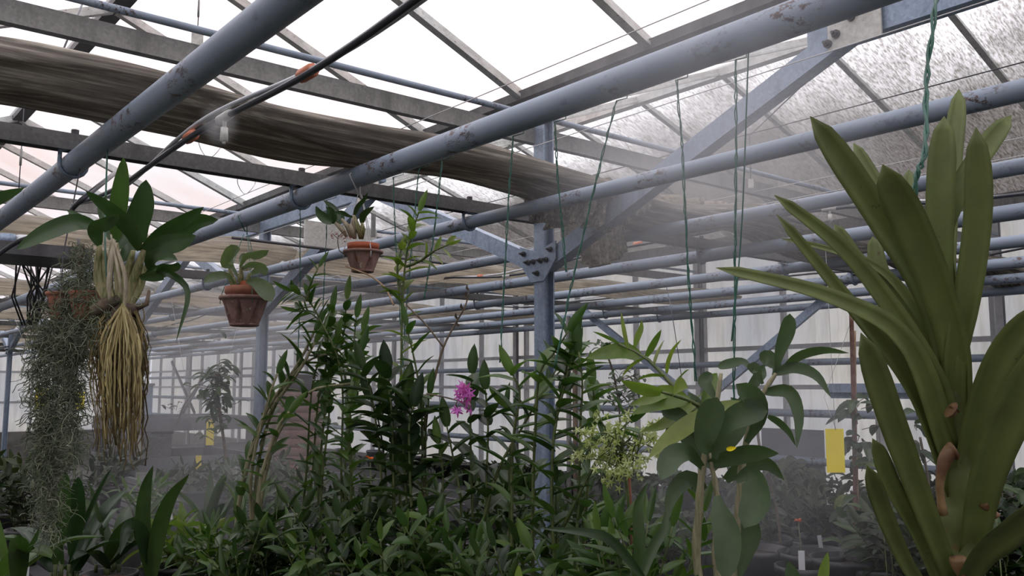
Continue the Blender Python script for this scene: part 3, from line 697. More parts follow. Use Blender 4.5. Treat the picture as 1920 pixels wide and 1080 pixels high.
for a, b in (((441, 548), (430, 500)), ((453, 548), (452, 500)), ((463, 548), (468, 512)), ((447, 550), (437, 520))):
    MB().tube([P(*a, 2.92), P((a[0]+b[0])/2-1, (a[1]+b[1])/2, 2.91), P(*b, 2.9)], [.006, .011, .005], 10).build('pseudobulb', M['bulb'], oA)
q = MB(); q.box(P(458, 541, 2.9), (.012, .03, .05), rz=.4); q.build('clay_shard', M['terra_in'], oA)
# pot B : small orange pot
d = 2.35; c = P(680, 511, d)
oB = empty('hanging_pot', c, 'small hanging terracotta pot with bright orange inner pot and a grey label', 'potted plant', 'hanging terracotta pots')
RB = 37/F*d; HB = 41/F*d
topB = terracotta(oB, c, RB, HB, 'terra_old', inner='terra_in', petals=6); pot_wires(oB, c, RB, HB, (PIPE[1], fromB(676).y, PZ-.03), 'wire')
leafset(oB, [([(622, 418), (608, 410), (598, 400), (592, 386)], 18, 2.3, 2.28, .3), ([(624, 418), (632, 405), (622, 388), (606, 375)], 14, 2.33, 2.36, .3),
             ([(620, 419), (622, 408), (618, 395), (612, 388)], 17, 2.32, 2.3, .4), ([(626, 400), (640, 398), (652, 404), (664, 408)], 8, 2.3, 2.35, .2),
             ([(630, 420), (638, 408), (632, 396)], 16, 2.36, 2.4, .2), ([(679, 418), (680, 404), (690, 394), (702, 387)], 13, 2.35, 2.3, .4),
             ([(664, 404), (670, 388), (682, 374), (690, 360)], 9, 2.35, 2.3, .3)], 'catt', None, n=10)
for a, m_, b in (((650, 444), (640, 428), (626, 416)), ((658, 446), (652, 424), (640, 410)), ((664, 447), (660, 432), (657, 420)), ((676, 448), (672, 428), (665, 406)), ((679, 448), (680, 430), (679, 418)), ((666, 448), (664, 415), (664, 404))):
    MB().tube([P(*a, 2.35), P(*m_, 2.34), P(*b, 2.33)], [.004, .0075, .003], 10).build('pseudobulb', M['bulb_pale'] if a[0] < 670 else M['bulb'], oB)
MB().box(P(700, 423, 2.33), (.002, .012, .062), rz=-HEAD+R(90)).build('plant_label', M['galv_dull'], oB, smooth=False)
s = MB(); s.tube([P(636, 470, 2.3), P(633, 455, 2.29), P(634, 440, 2.3)], .0012, 5); s.tube([P(634, 448, 2.3), P(624, 438, 2.29)], .001, 5); s.tube([P(634, 444, 2.3), P(645, 434, 2.29)], .001, 5); s.tube([P(636, 470, 2.3), P(650, 480, 2.33)], .0014, 5)
s.build('flower_stalk', M['twig'], oB); s = MB()
r2 = random.Random(8)
for i in range(34):
    x, y = (624+r2.uniform(-5, 5), 440+r2.uniform(-6, 6)) if i < 12 else (645+r2.uniform(-11, 9), 441+r2.uniform(-9, 12))
    p = P(x, y, 2.29+r2.uniform(-.02, .02)); v = V((r2.uniform(-1, 1), r2.uniform(-1, 1), r2.uniform(-1, 1))).normalized()
    s.leaf([p, p+v*.005, p+v*.011], .004, RT, n=3)
s.build('flowers', M['red'], oB)
line('dry_stem', [P(648, 499, 2.33), P(672, 508, 2.3), P(697, 519, 2.3), P(722, 540, 2.25), P(738, 572, 2.2)], .0022, 'bamboo', 'thin pale stem arching down from the small orange pot', 'stem', None, 6, 16)

# ================================================================== BIG HANGING ORCHID, ROOTS AND MOSS
base = P(232, 580, 1.76)
oC = empty('hanging_orchid', base, 'big hanging orchid with broad dark leaves, papery bulbs and a long curtain of roots', 'orchid')
D = 1.76
leafset(oC, [([(218, 450), (218, 410), (226, 350), (232, 295)], 34, D, D-.03, .15)], 'dendro', None, n=14, ws=.95, prof='oval')
leafset(oC, [
             ([(266, 455), (258, 420), (268, 380), (274, 337)], 50, D, D-.02, .05, dict(prof='oval')),
             ([(262, 470), (246, 430), (212, 395), (161, 358)], 34, D, D-.12, -.4),
             ([(182, 424), (140, 418), (85, 438), (31, 468)], 38, D-.02, D-.12, .3),
             ([(186, 460), (178, 430), (200, 415), (223, 402)], 32, D-.04, D-.1, .5),
             ([(188, 462), (170, 430), (150, 408), (124, 393)], 15, D, D+.04, .2),
             ([(265, 470), (300, 440), (340, 415), (382, 388)], 32, D, D-.06, .3),
             ([(290, 462), (325, 440), (365, 415), (409, 412)], 40, D+.02, D-.0, .2),
             ([(278, 492), (300, 465), (340, 455), (368, 442)], 42, D-.02, D-.1, -.3),
             ([(205, 450), (198, 420), (190, 390), (200, 366)], 18, D+.05, D+.08, .2),
             ([(214, 470), (228, 450), (238, 430), (236, 400)], 24, D+.05, D+.1, .3),
             ([(225, 490), (238, 470), (240, 450), (232, 430)], 30, D+.06, D+.1, .3),
             ([(274, 514), (300, 505), (352, 545), (330, 642)], 15, D-.02, D-.08, .3, dict(prof='lance', n=16)),
             ([(280, 505), (286, 485), (305, 478), (333, 488)], 30, D-.02, D-.1, -.3),
             ([(296, 512), (310, 500), (325, 496), (334, 492)], 24, D-.06, D-.1, .8),
             ([(262, 520), (285, 517), (305, 514), (310, 520)], 22, D-.03, D-.08, .6)], 'catt', None, n=14, ws=.88, prof='oval')
s = MB(); pl_leaf(s, [(-30, 385), (0, 368), (46, 352)], 24, 1.5, 1.45, .5)
tag(s.build('leaf_tip', M['catt']), 'single green leaf tip poking in from the edge beside the white card', 'leaf')
for a, m_, b, w in (((205, 572), (188, 520), (186, 458), 9), ((212, 575), (205, 530), (210, 455), 7), ((228, 575), (236, 525), (250, 470), 9), ((235, 580), (250, 530), (270, 468), 10), ((225, 575), (222, 520), (218, 455), 8), ((215, 570), (200, 520), (196, 470), 7), ((240, 580), (262, 540), (276, 492), 7), ((200, 570), (183, 530), (180, 480), 6)):
    pts = spline([P(*a, D), P(*m_, D+.01), P(*b, D)], 10); w2 = w/F*D*.85
    MB().tube(pts, [w2*(.45+.75*math.sin(math.pi*min(1, .12+i/12.0))) for i in range(11)], 12).build('pseudobulb', M['bulb'], oC)
for a, m_, b, w in (((206, 565), (205, 520), (218, 455), 7), ((232, 590), (235, 520), (212, 448), 6), ((228, 555), (222, 510), (208, 440), 5), ((208, 540), (206, 500), (214, 450), 8)):
    pts = spline([P(*a, D-.03), P(*m_, D-.04), P(*b, D-.03)], 10); w2 = w/F*D
    MB().tube(pts, [w2*.62*(.35+.7*math.sin(math.pi*min(1, .1+i/12.0))) for i in range(11)], 9).build('dry_sheath', M['bulb_pale'], oC)
s = MB(); s.tube([P(200, 605, D), P(222, 592, D-.01), P(245, 582, D), P(258, 576, D)], [.012, .02, .018, .006], 8); s.build('rhizome', M['wood'], oC)
s = MB(); s.tube([P(178, 582, D), P(200, 570, D-.02), P(222, 562, D)], [.012, .014, .008], 7); s.tube([P(255, 578, D), P(275, 570, D-.01), P(280, 545, D)], [.006, .005, .003], 6); s.build('bark_piece', M['twig'], oC)
r2 = random.Random(21); s = MB()
for i in range(230):
    x0 = 228+r2.gauss(0, 12); y0 = 572+r2.uniform(-6, 14); spread = r2.uniform(-50, 46); ln = r2.uniform(90, 300) if i > 40 else r2.uniform(180, 285)
    dd = D+r2.uniform(-.07, .07); out = [P(x0, y0, D)]; n = 13; wob = r2.uniform(0, 6)
    for k in range(1, n+1):
        t = k/n; x = x0+spread*min(1, (t*2.6))**.7*(1-.25*t)+r2.uniform(-3.6, 3.6)+3.5*math.sin(wob+t*r2.uniform(5, 8)); out.append(P(x, y0+ln*t+r2.uniform(-3, 3), D+(dd-D)*min(1, t*2)))
    r0 = r2.choice([.0011, .0014, .0018, .0024])*(1.0 if i > 16 else 1.4)
    s.tube(out, [r0*(1-.6*k/n) for k in range(n+1)], 4)
s.build('root_tangle', M['root_thin'], oC); s = MB(); r2 = random.Random(77)
for i in range(34):
    sp_ = r2.uniform(-48, 46); ln = r2.uniform(120, 285); out = []
    for k in range(13):
        t = k/12; out.append(P(231+sp_*math.sin(min(1, t*1.6)*math.pi/2)**.8*(1-.2*t)+r2.uniform(-1.6, 1.6), 570+ln*t**.85, D-.03-.05*math.sin(min(1, t*2)*1.57)+r2.uniform(-.004, .004)))
    s.tube(out, [.0023*(1-.5*k/12) for k in range(13)], 5)
s.build('aerial_roots', M['root'], oC)
line('orchid_wire', [P(205, 568, 1.74), P(197, 450, 1.74), V((PIPE[0], PX(202, 266, PIPE[0]).y, PZ-.028))], .002, 'greenwire', 'green and white wires holding the big hanging orchid up to the overhead pipe', 'wire', None, 5, 12)
# grey-green moss in three hanging beards, over a clay pot
c = P(112, 600, 1.92)
oP = empty('mossy_pot', c, 'terracotta pot almost hidden inside grey hanging moss beside the big orchid', 'potted plant')
terracotta(oP, c, 27/F*1.92, 52/F*1.92, 'terra', inner=False)
MB().lathe([(.018, 0), (.026, .02), (.034, .06), (.036, .065), (.03, .066)], P(160, 605, 1.85), 24).build('small_clay_pot', M['terra'], oP)
def moss(label, cols, seed, n, r=.0009):
    r2 = random.Random(seed); s = MB()
    for i in range(n):
        ax = V((r2.uniform(-1, 1), r2.uniform(-1, 1), r2.uniform(-1, 1))).normalized()
        (x0, y0, y1, wd, dd) = r2.choices(cols, weights=[(c_[2]-c_[1])*c_[3] for c_ in cols])[0]
        t0 = r2.random()**1.15; y = y0+(y1-y0)*t0; wl = wd*(1-.55*t0); x = x0+r2.gauss(0, .45)*wl; dep = dd+r2.gauss(0, .03)
        p = P(x, y, dep); out = [p]; v = V((r2.uniform(-1, 1), r2.uniform(-1, 1), -.6)).normalized()
        for k in range(10):
            v = (Matrix.Rotation(r2.uniform(.2, 1.0), 3, ax) @ v + V((r2.uniform(-1, 1), r2.uniform(-1, 1), r2.uniform(-1, .4)))*.3).normalized(); p = p+v*r2.uniform(.004, .008); out.append(p)
        s.tube(out, r*r2.uniform(.7, 1.3), 3, cap=False)
    o = s.build('hanging_moss', M['moss']); return tag(o, label, 'moss', None)
moss('tangled grey-green moss hanging in long beards beside the big orchid', [(152, 465, 620, 34, 1.85), (155, 520, 660, 56, 1.86), (128, 560, 680, 74, 1.9), (92, 600, 990, 44, 1.95), (80, 640, 900, 26, 1.95), (132, 600, 800, 40, 1.9), (134, 640, 860, 30, 1.9), (88, 760, 1010, 26, 1.95), (200, 560, 640, 46, 1.78)], 5, 3300, .0008)
line('moss_stick', [P(140, 600, 1.88), P(150, 520, 1.87), P(152, 458, 1.87)], .007, 'wood', 'dark stick standing out of the top of the grey moss', 'stick', None, 7)
line('pot_wire', [P(112, 590, 1.92), P(118, 480, 2.0), V((PIPE[0], P(120, 430, 2.2).y, PZ-.02))], .0016, 'darkwire', 'thin wire from the mossy pot up to the overhead pipe', 'wire')
# ================================================================== BENCHES AND WHAT STANDS ON THEM
BZ = 1.0
def bench(x0, x1, y0, y1, z, label, name='bench', m='bench'):
    o = empty(name, ((x0+x1)/2, (y0+y1)/2, .02), label, 'bench')
    q = MB(); n = int((x1-x0)/.07)
    for i in range(n): q.box((x0+(i+.5)*(x1-x0)/n, (y0+y1)/2, z-.012), (.052, y1-y0, .02))
    q.build('slatted_top', M['net'], o, smooth=False)
    q = MB()
    for x in (x0, x1): q.box((x, (y0+y1)/2, z-.03), (.03, y1-y0, .09))
    for y in (y0, y1): q.box(((x0+x1)/2, y, z-.03), (x1-x0, .03, .09))
    q.build('edge_frame', M[m], o, smooth=False)
    k = max(2, int((y1-y0)/1.6)+1)
    for i in range(k):
        y = y0+.1+(y1-y0-.2)*i/(k-1)
        for x in (x0+.08, x1-.08): MB().box((x, y, (z-.03)/2+.005), (.04, .04, z-.05)).build('leg', M[m], o, smooth=False)
    return o
bench(.3, 1.8, .2, 6.2, BZ, 'long low bench of slats under the leafy canes')
bench(4.55, 5.95, -1.5, 14, .70, 'bench full of dark pots along the stained side wall')
bench(2.75, 4.4, -1.5, 4.3, .70, 'low bench of dark potted plants across the path from the canes')
bench(2.55, 3.5, 4.6, 6.4, .85, 'dark bench that carries the stack of terracotta coloured pots')
# tiered trays beyond
def tiers(label, x0, x1, y0, y1, zs):
    o = empty('tiered_bench', ((x0+x1)/2, (y0+y1)/2, .02), label, 'bench')
    for z in zs:
        q = MB(); q.box(((x0+x1)/2, (y0+y1)/2, z-.01), (x1-x0, y1-y0, .015))
        for y in (y0, y1): q.box(((x0+x1)/2, y, z+.02), (x1-x0, .02, .09))
        for x in (x0, x1): q.box((x, (y0+y1)/2, z+.02), (.02, y1-y0, .09))
        q.build('tray', M['bench'], o, smooth=False)
    for x in (x0+.03, x1-.03):
        for y in (y0+.03, y1-.03): MB().box((x, y, zs[0]/2), (.05, .05, zs[0]-.04)).build('leg', M['dark'], o, smooth=False)
    return o
tiers('grey tiered bench with net covered trays beyond the hanging roots', 1.85, 2.75, 6.35, 7.25, (1.32, 1.05, .75))
tiers('long grey tiered bench further back towards the far wall', -.6, 1.15, 7.2, 8.3, (1.28, .98, .6))
s = MB(); n = 24; a, b = P(300, 800, 6.7), P(392, 792, 6.6)
for i in range(n+1):
    for j in range(7):
        t = i/n; p = a.lerp(b, t); s.v.append(p+V((0, .09*j, .05-.035*math.sin(math.pi*t)+.012*noise.noise(V((t*7, j*.6, 0))))))
for i in range(n):
    for j in range(6): q = i*7+j; s.f.append((q, q+7, q+8, q+1))
b0 = len(s.v); s.v += [v-V((0, 0, .05)) for v in s.v[:]]
for i in range(n):
    for j in range(6): q = b0+i*7+j; s.f.append((q, q+1, q+8, q+7))
    s.f.append((i*7, b0+i*7, b0+i*7+7, i*7+7))
tag(s.build('net_cover', M['net']), 'rumpled dark net lying over the edge of the tiered bench', 'net')
r2 = random.Random(3)
for i, (x, y) in enumerate([(268, 814), (276, 813), (285, 816), (290, 818), (305, 821)]):
    p = P(x, y, 6.65); o = MB().box(p, (.05, .03, .02), rz=r2.uniform(-1, 1)).build('white_tray', M['white'], smooth=False)
    tag(o, 'small white plastic label tray lying on the tiered bench beside the roots', 'tray', 'small white trays on the tiered bench')
for (x, y, wd, ht, dd, l) in ((262, 752, .16, .26, 7.0, 'bluish plastic crate standing upright behind the hanging roots'), (290, 835, .22, .2, 6.9, 'pale carton under the tiered bench top')):
    p = P(x, y, dd); o = empty('crate', p, l, 'crate'); q = MB()
    q.box(p, (wd, .12, ht)); q.build('body', M['galv'] if y < 800 else M['bracket'], o, smooth=False); MB().box(p+V((0, 0, ht/2)), (wd+.02, .14, .02)).build('rim', M['galv_dull'], o, smooth=False)
# stack of big terracotta coloured pots
def stackpots(cx, cy_, z0, n, R_, word, m='terra_old'):
    for i in range(n):
        c = V((cx, cy_, z0+i*.052)); s = MB(); h = .18 if i < n-1 else .2
        s.lathe([(R_*.80, 0), (R_*.80+.004, .01), (R_*.94, h-.06), (R_, h-.055), (R_*1.03, h-.02), (R_*1.0, h), (R_*.95, h), (R_*.9, h-.05), (R_*.84, .03), (.02, .02)], c, 40)
        tag(s.build('plastic_pot', M[m], loc=c), f'terracotta coloured round pot, {["topmost", "second", "third", "fourth", "fifth", "sixth", "seventh", "eighth", "ninth", "tenth", "eleventh"][n-1-i]} of the {word} stack on the dark bench', 'pot', 'stacked terracotta coloured pots')
p = P(555, 800, 5.5)
stackpots(p.x, p.y, .85, 11, .165, 'wide')
p2 = P(468, 800, 6.0)
stackpots(2.72, 5.95, .85, 8, .11, 'paler')
s = MB(); pc = V((p.x, p.y, .85+.052*10+.17)); s.lathe([(.09, 0), (.12, .13), (.128, .135), (.12, .14), (.08, .02)], pc, 30); tag(s.build('black_pot', M['black'], loc=pc), 'black pot sitting on top of the wide terracotta coloured stack', 'pot')

# small pots and generic plants -------------------------------------------------
def nursery_pot(parent, c, r, h, m='black'):
    s = MB(); s.lathe([(r*.72, 0), (r*.95, h*.86), (r*1.03, h*.88), (r*1.03, h), (r*.94, h), (r*.90, h*.86)], c, 24); o = s.build('pot', M[m], parent)
    MB().lathe([(r*.90, h*.86), (r*.5, h*.9), (.002, h*.91)], c, 16).build('compost', M['soil'], o)
def rdir(r_, up=.5):
    a = r_.uniform(0, 2*math.pi); return V((math.cos(a), math.sin(a), up)).normalized()
def leafy_cane(sm, lm, pts, r_, LL, LW, gap, start=.12, droop=.5, rs=.0035, prof='lance', up=.55, thin=1.0):
    """cane through pts; leaves in two alternating ranks that turn slowly round it"""
    L = sum((pts[i+1]-pts[i]).length for i in range(len(pts)-1)); n = max(6, int(L/.03)); c = spline(pts, n)
    sm.tube(c, [rs*(1-.55*i/n)*(1+.22*(i % 2)) for i in range(n+1)], 6)
    az = r_.uniform(0, 6.28); dist = L*start
    while dist < L*.99:
        t = dist/L*n; i = min(int(t), n-1); p = c[i].lerp(c[i+1], t-i); T = (c[i+1]-c[i]).normalized()
        az += math.pi+r_.uniform(-.7, .7); a_ = T.orthogonal().normalized(); O = Matrix.Rotation(az, 3, T) @ a_
        u = up+r_.uniform(-.2, .35); d0 = (O+T*u).normalized(); l = LL*r_.uniform(.62, 1.15)*(1-.25*(dist/L)); w_ = LW*r_.uniform(.75, 1.15)
        if r_.random() > thin: dist += gap; continue
        g = V((0, 0, -1))*droop*r_.uniform(.3, 1.2)
        m_ = p+d0*l*.5+g*l*.08; e_ = p+d0*l*.95+g*l*.38
        lm.leaf([p, m_, e_], w_, (T*1.0+V((0, 0, .4))-O*.4), prof, .2, 7); dist += gap*r_.uniform(.75, 1.3)
    T = (c[-1]-c[-2]).normalized(); lm.leaf([c[-1], c[-1]+T*LL*.3, c[-1]+T*LL*.62+V((.004, 0, 0))], LW*.7, T.orthogonal(), prof, .25, 6)
def down(p, z=1.12): return V((p.x+.01, p.y, z))
def cane_plant(label, stems, seed, mat_='dendro', name='orchid_cane_plant', cat='plant', pot=True, stem='stem', z0=None, rs=.0035, potr=.065, group=None, droop=.5, dense=True):
    r_ = random.Random(seed); sm = MB(); lm = MB(); bases = []
    P3 = []; r9 = random.Random(seed+500)
    if dense: stems = list(stems)+[([(x+dx*(1 if x0 > 1000 else 1)*(.4+.6*i/len(q[0])), y if y > 1000 else min(1000, y+dy*i/len(q[0]))) for i, (x, y) in enumerate(q[0])], q[1]+dd)+tuple(q[2:5]) for q in stems for (dx, dy, dd, x0) in [(r9.uniform(-34, 34), r9.uniform(10, 110), r9.uniform(-.1, .15), q[0][0][1])] if q[0][0][1] > 1000]
    for (pix, d, LL, LW, gap, *rest) in stems:
        d1 = rest[0] if rest else d; k = len(pix)
        pts = [P(x, y, d+(d1-d)*i/max(1, k-1)) for i, (x, y) in enumerate(pix)]
        if pix[0][1] > 1000: pts = [down(pts[0], BZ+.12 if z0 is None else z0)]+pts; bases.append(pts[0])
        P3.append((pts, LL, LW, gap, rest[1] if len(rest) > 1 else .12, rest[2] if len(rest) > 2 else 1.0))
    c = (sum(bases, V((0, 0, 0)))/len(bases)) if bases else P3[0][0][0]
    zb = BZ if z0 is None else z0-.12
    root = V((c.x, c.y, zb if bases else c.z)); o = empty(name, root, label, cat, group)
    for (pts, LL, LW, gap, st, thin) in P3:
        if bases and pot and (pts[0].z < BZ+.2): pts[0] = V((c.x+(pts[0].x-c.x)*.3, c.y+(pts[0].y-c.y)*.3, pts[0].z-.01))
        leafy_cane(sm, lm, pts, r_, LL*1.25, LW*1.35, gap*.72, st, droop, rs, thin=thin)
    sm.build('stem', M[stem if stem != 'stem' else 'stem'], o); f = lm.build('foliage', M[mat_], o)
    if bases and pot: nursery_pot(o, root, potr, .12)
    return o
# the tall leafy canes in front -------------------------------------------------
cane_plant('bushy plant of arching leafy canes reaching up between the two hanging pots', [
    ([(600, 1080), (598, 900), (610, 760), (612, 660), (622, 580)], 2.35, .085, .019, .028),
    ([(560, 1080), (575, 880), (590, 700), (640, 640), (650, 560)], 2.4, .085, .020, .030),
    ([(640, 1080), (640, 880), (640, 700), (600, 600), (575, 560), (548, 545)], 2.3, .075, .014, .030, 2.25, .3),
    ([(650, 1080), (660, 900), (655, 800), (665, 700), (680, 620)], 2.25, .085, .020, .028),
    ([(575, 565), (583, 530), (598, 500)], 2.25, .06, .012, .022)], 1)
cane_plant('slender plant leaning away to the side, its papery bare canes crossing the post', [
    ([(440, 1080), (450, 930), (490, 790), (560, 680), (590, 620)], 2.3, .09, .019, .045, 2.3, .45),
    ([(470, 1080), (475, 950), (500, 800), (560, 690), (640, 655)], 2.3, .08, .018, .04, 2.3, .5),
    ([(480, 1080), (470, 900), (500, 760), (520, 700)], 2.25, .085, .02, .05)], 2, stem='cane', rs=.006)
cane_plant('tallest shoot of narrow bright leaves climbing the green wire beside the small pot', [
    ([(752, 1080), (750, 850), (752, 700), (755, 560), (762, 480), (775, 430), (786, 395)], 2.1, .07, .017, .034, 2.1, .35),
    ([(762, 500), (790, 488), (815, 470), (842, 458)], 2.08, .045, .010, .022, 2.0, .2),
    ([(757, 590), (748, 540), (745, 500), (752, 468)], 2.1, .05, .016, .028)], 3, 'yleaf', dense=False)
cane_plant('thick leafy shoot with broad dark overlapping leaves near the middle', [
    ([(742, 1080), (738, 900), (735, 780), (725, 700)], 2.0, .10, .034, .026),
    ([(770, 1080), (760, 900), (755, 790), (760, 740)], 2.0, .10, .032, .028),
    ([(710, 1080), (715, 900), (700, 760), (680, 690)], 2.05, .09, .026, .028)], 4, 'dendro_d')
cane_plant('upright canes with alternating leaves just beside the bare forked twig', [
    ([(790, 1080), (792, 900), (790, 760), (778, 680), (762, 610)], 2.0, .075, .016, .040),
    ([(810, 1080), (800, 930), (798, 820), (805, 740)], 2.0, .08, .018, .03),
    ([(835, 1080), (830, 960), (830, 880), (822, 830)], 1.95, .08, .02, .03)], 5, dense=False)
o = empty('bare_twig', P(795, 790, 2.05), 'bare forked brownish twig with a curled seed-like tip', 'twig')
s = MB(); s.tube(spline([P(795, 1000, 2.05), P(797, 790, 2.05), P(815, 710, 2.05), P(832, 650, 2.05), P(855, 605, 2.05), P(872, 575, 2.05), P(879, 548, 2.05)], 24), [.004-.0001*i for i in range(25)], 7)
s.tube(spline([P(832, 652, 2.05), P(800, 610, 2.05), P(775, 585, 2.05), P(762, 572, 2.05)], 12), .0022, 6); s.build('stalk', M['twig'], o)
s = MB()
for x, y in ((858, 598), (860, 612), (868, 580), (876, 558), (879, 545)): pl_leaf(s, [(x, y), (x-4, y-5), (x-3, y-12)], 5, 2.05, 2.04, .3, n=4)
s.build('bud', M['twig'], o)
cane_plant('low fan of rounded leaves in front of the wall beside the magenta flowers', [
    ([(890, 1080), (885, 930), (882, 800), (885, 700)], 1.95, .085, .026, .034),
    ([(915, 1080), (912, 920), (915, 800), (910, 730)], 1.9, .085, .026, .036),
    ([(860, 1080), (865, 950), (850, 860), (838, 800)], 1.95, .09, .026, .04),
    ([(900, 1000), (935, 880), (980, 800), (1020, 730), (1045, 690)], 1.9, .08, .022, .05, 1.85, .2)], 6, 'dendro_d', dense=False)
cane_plant('tall leafy canes standing right in front of the galvanised post', [
    ([(1000, 1080), (1000, 900), (1005, 780), (1012, 700), (1040, 660), (1066, 620)], 1.75, .085, .019, .05, 1.7, .15),
    ([(1040, 1080), (1035, 920), (1040, 800), (1060, 700), (1072, 650)], 1.72, .09, .022, .036),
    ([(1075, 1080), (1085, 920), (1088, 800), (1092, 720), (1085, 660)], 1.7, .09, .022, .034),
    ([(965, 1080), (960, 930), (962, 820), (975, 740), (960, 700)], 1.78, .085, .022, .036),
    ([(1050, 1000), (1110, 880), (1150, 820), (1180, 790)], 1.7, .09, .02, .05, 1.65, .3)], 7)
cane_plant('long leaning cane with narrow leaves stretched towards the spoon-leaved plant', [
    ([(1330, 800), (1290, 755), (1250, 710), (1210, 670), (1160, 645)], 1.5, .075, .013, .040, 1.6, .2),
    ([(1310, 790), (1320, 770), (1290, 750), (1240, 735)], 1.5, .11, .026, .06, 1.42, .3)], 8, 'yleaf', name='leaning_cane', rs=.0045)
s = MB()
for L in ([([(1290, 752), (1250, 735), (1215, 750), (1180, 760)], 26, 1.5, 1.42, .3), ([(1300, 760), (1270, 780), (1240, 800), (1200, 810)], 24, 1.5, 1.45, .6), ([(1200, 670), (1170, 660), (1130, 665), (1100, 672)], 30, 1.6, 1.6, .5),
           ([(1190, 650), (1196, 630), (1202, 615), (1203, 600)], 12, 1.6, 1.6, .1), ([(1212, 668), (1222, 650), (1232, 632), (1240, 618)], 13, 1.58, 1.55, .2), ([(1250, 700), (1252, 680), (1262, 655), (1278, 636)], 8, 1.55, 1.5, .2),
           ([(1320, 760), (1330, 735), (1335, 715), (1345, 700)], 30, 1.5, 1.55, .4), ([(1330, 770), (1290, 800), (1250, 830), (1215, 860)], 34, 1.45, 1.38, .5)]):
    pl_leaf(s, *L)
tag(s.build('broad_leaf_spray', M['yleaf']), 'spray of long pale green leaves fanning out above the lime flower cluster', 'leaves')
# spoon-leaved plant (right of centre)
base = P(1400, 1080, 1.42); base = down(base, BZ)
oS = empty('spoon_leaved_orchid', base, 'pale sage orchid with big spoon shaped leaves on leaning canes, veiled by mist', 'orchid')
d = 1.42
leafset(oS, [([(1455, 700), (1462, 660), (1476, 620), (1481, 588)], 34, d, d-.02, .1), ([(1470, 690), (1500, 665), (1545, 655), (1592, 662)], 20, d, d-.1, .6, dict(prof='lance')),
             ([(1455, 700), (1490, 690), (1530, 705), (1558, 745)], 26, d, d-.06, -.3, dict(prof='lance')), ([(1450, 705), (1455, 690), (1440, 672), (1425, 676)], 34, d, d+.02, .3),
             ([(1435, 735), (1480, 735), (1498, 780), (1494, 840)], 30, d, d-.06, .2, dict(prof='lance')), ([(1410, 698), (1395, 680), (1370, 683), (1345, 688)], 22, d, d+.05, .5),
             ([(1430, 720), (1420, 700), (1412, 690), (1408, 697)], 26, d, d, .3), ([(1440, 780), (1460, 790), (1480, 810), (1492, 836)], 16, d+.02, d, .5, dict(prof='lance')),
             ([(1400, 830), (1420, 790), (1415, 750), (1380, 720)], 48, d-.02, d-.04, .1), ([(1330, 850), (1320, 830), (1330, 780), (1345, 745)], 60, d-.03, d-.05, .2),
             ([(1340, 860), (1360, 800), (1400, 775), (1440, 770)], 56, d-.02, d-.05, -.2), ([(1330, 870), (1390, 850), (1430, 845), (1460, 850)], 40, d, d-.08, .5, dict(prof='lance')),
             ([(1320, 880), (1290, 850), (1260, 860), (1240, 900)], 50, d, d-.1, .3), ([(1380, 900), (1410, 890), (1420, 940), (1395, 990)], 62, d-.05, d-.1, .4),
             ([(1345, 930), (1350, 960), (1365, 1010), (1360, 1090)], 60, d-.06, d-.12, .1), ([(1400, 960), (1410, 1000), (1398, 1040), (1385, 1090)], 44, d-.03, d-.05, .3, dict(prof='lance')),
             ([(1330, 850), (1290, 800), (1270, 780), (1240, 770)], 34, d, d+.05, .4), ([(1350, 760), (1330, 730), (1320, 715), (1335, 700)], 30, d+.05, d+.08, .2),
             ([(1370, 770), (1400, 735), (1425, 700), (1435, 690)], 26, d+.04, d+.08, .4), ([(1345, 880), (1300, 830), (1270, 800), (1235, 850)], 44, d+.06, d+.1, .3, dict(prof='lance')), ([(1350, 850), (1380, 800), (1390, 770), (1370, 745)], 46, d+.06, d+.1, .2, dict(prof='lance')),
             ([(1360, 900), (1400, 870), (1440, 870), (1470, 900)], 36, d+.05, d+.02, .3, dict(prof='lance')), ([(1320, 920), (1290, 900), (1262, 930), (1250, 980)], 40, d+.04, d, .3, dict(prof='lance')), ([(1340, 860), (1310, 800), (1305, 760), (1290, 735)], 40, d+.08, d+.12, .1, dict(prof='lance'))], 'sage', None, prof='spoon', n=12, ws=.84)
s = MB()
for q in ([(1310, 1080), (1312, 940), (1320, 860), (1340, 780), (1352, 700)], [(1380, 1080), (1385, 960), (1395, 850), (1425, 750), (1455, 700)], [(1345, 1080), (1345, 940), (1330, 850)]):
    pts = [P(x, y, d) for x, y in q]; pts = [V((base.x+(pts[0].x-base.x)*.4, base.y+(pts[0].y-base.y)*.4, BZ+.11))]+pts; n_ = 26
    s.tube(spline(pts, n_), [.0085*(1-.6*i/n_)*(1+.12*math.sin(i*1.9)) for i in range(n_+1)], 9)
s.build('cane', M['cane'], oS); nursery_pot(oS, base, .075, .12)
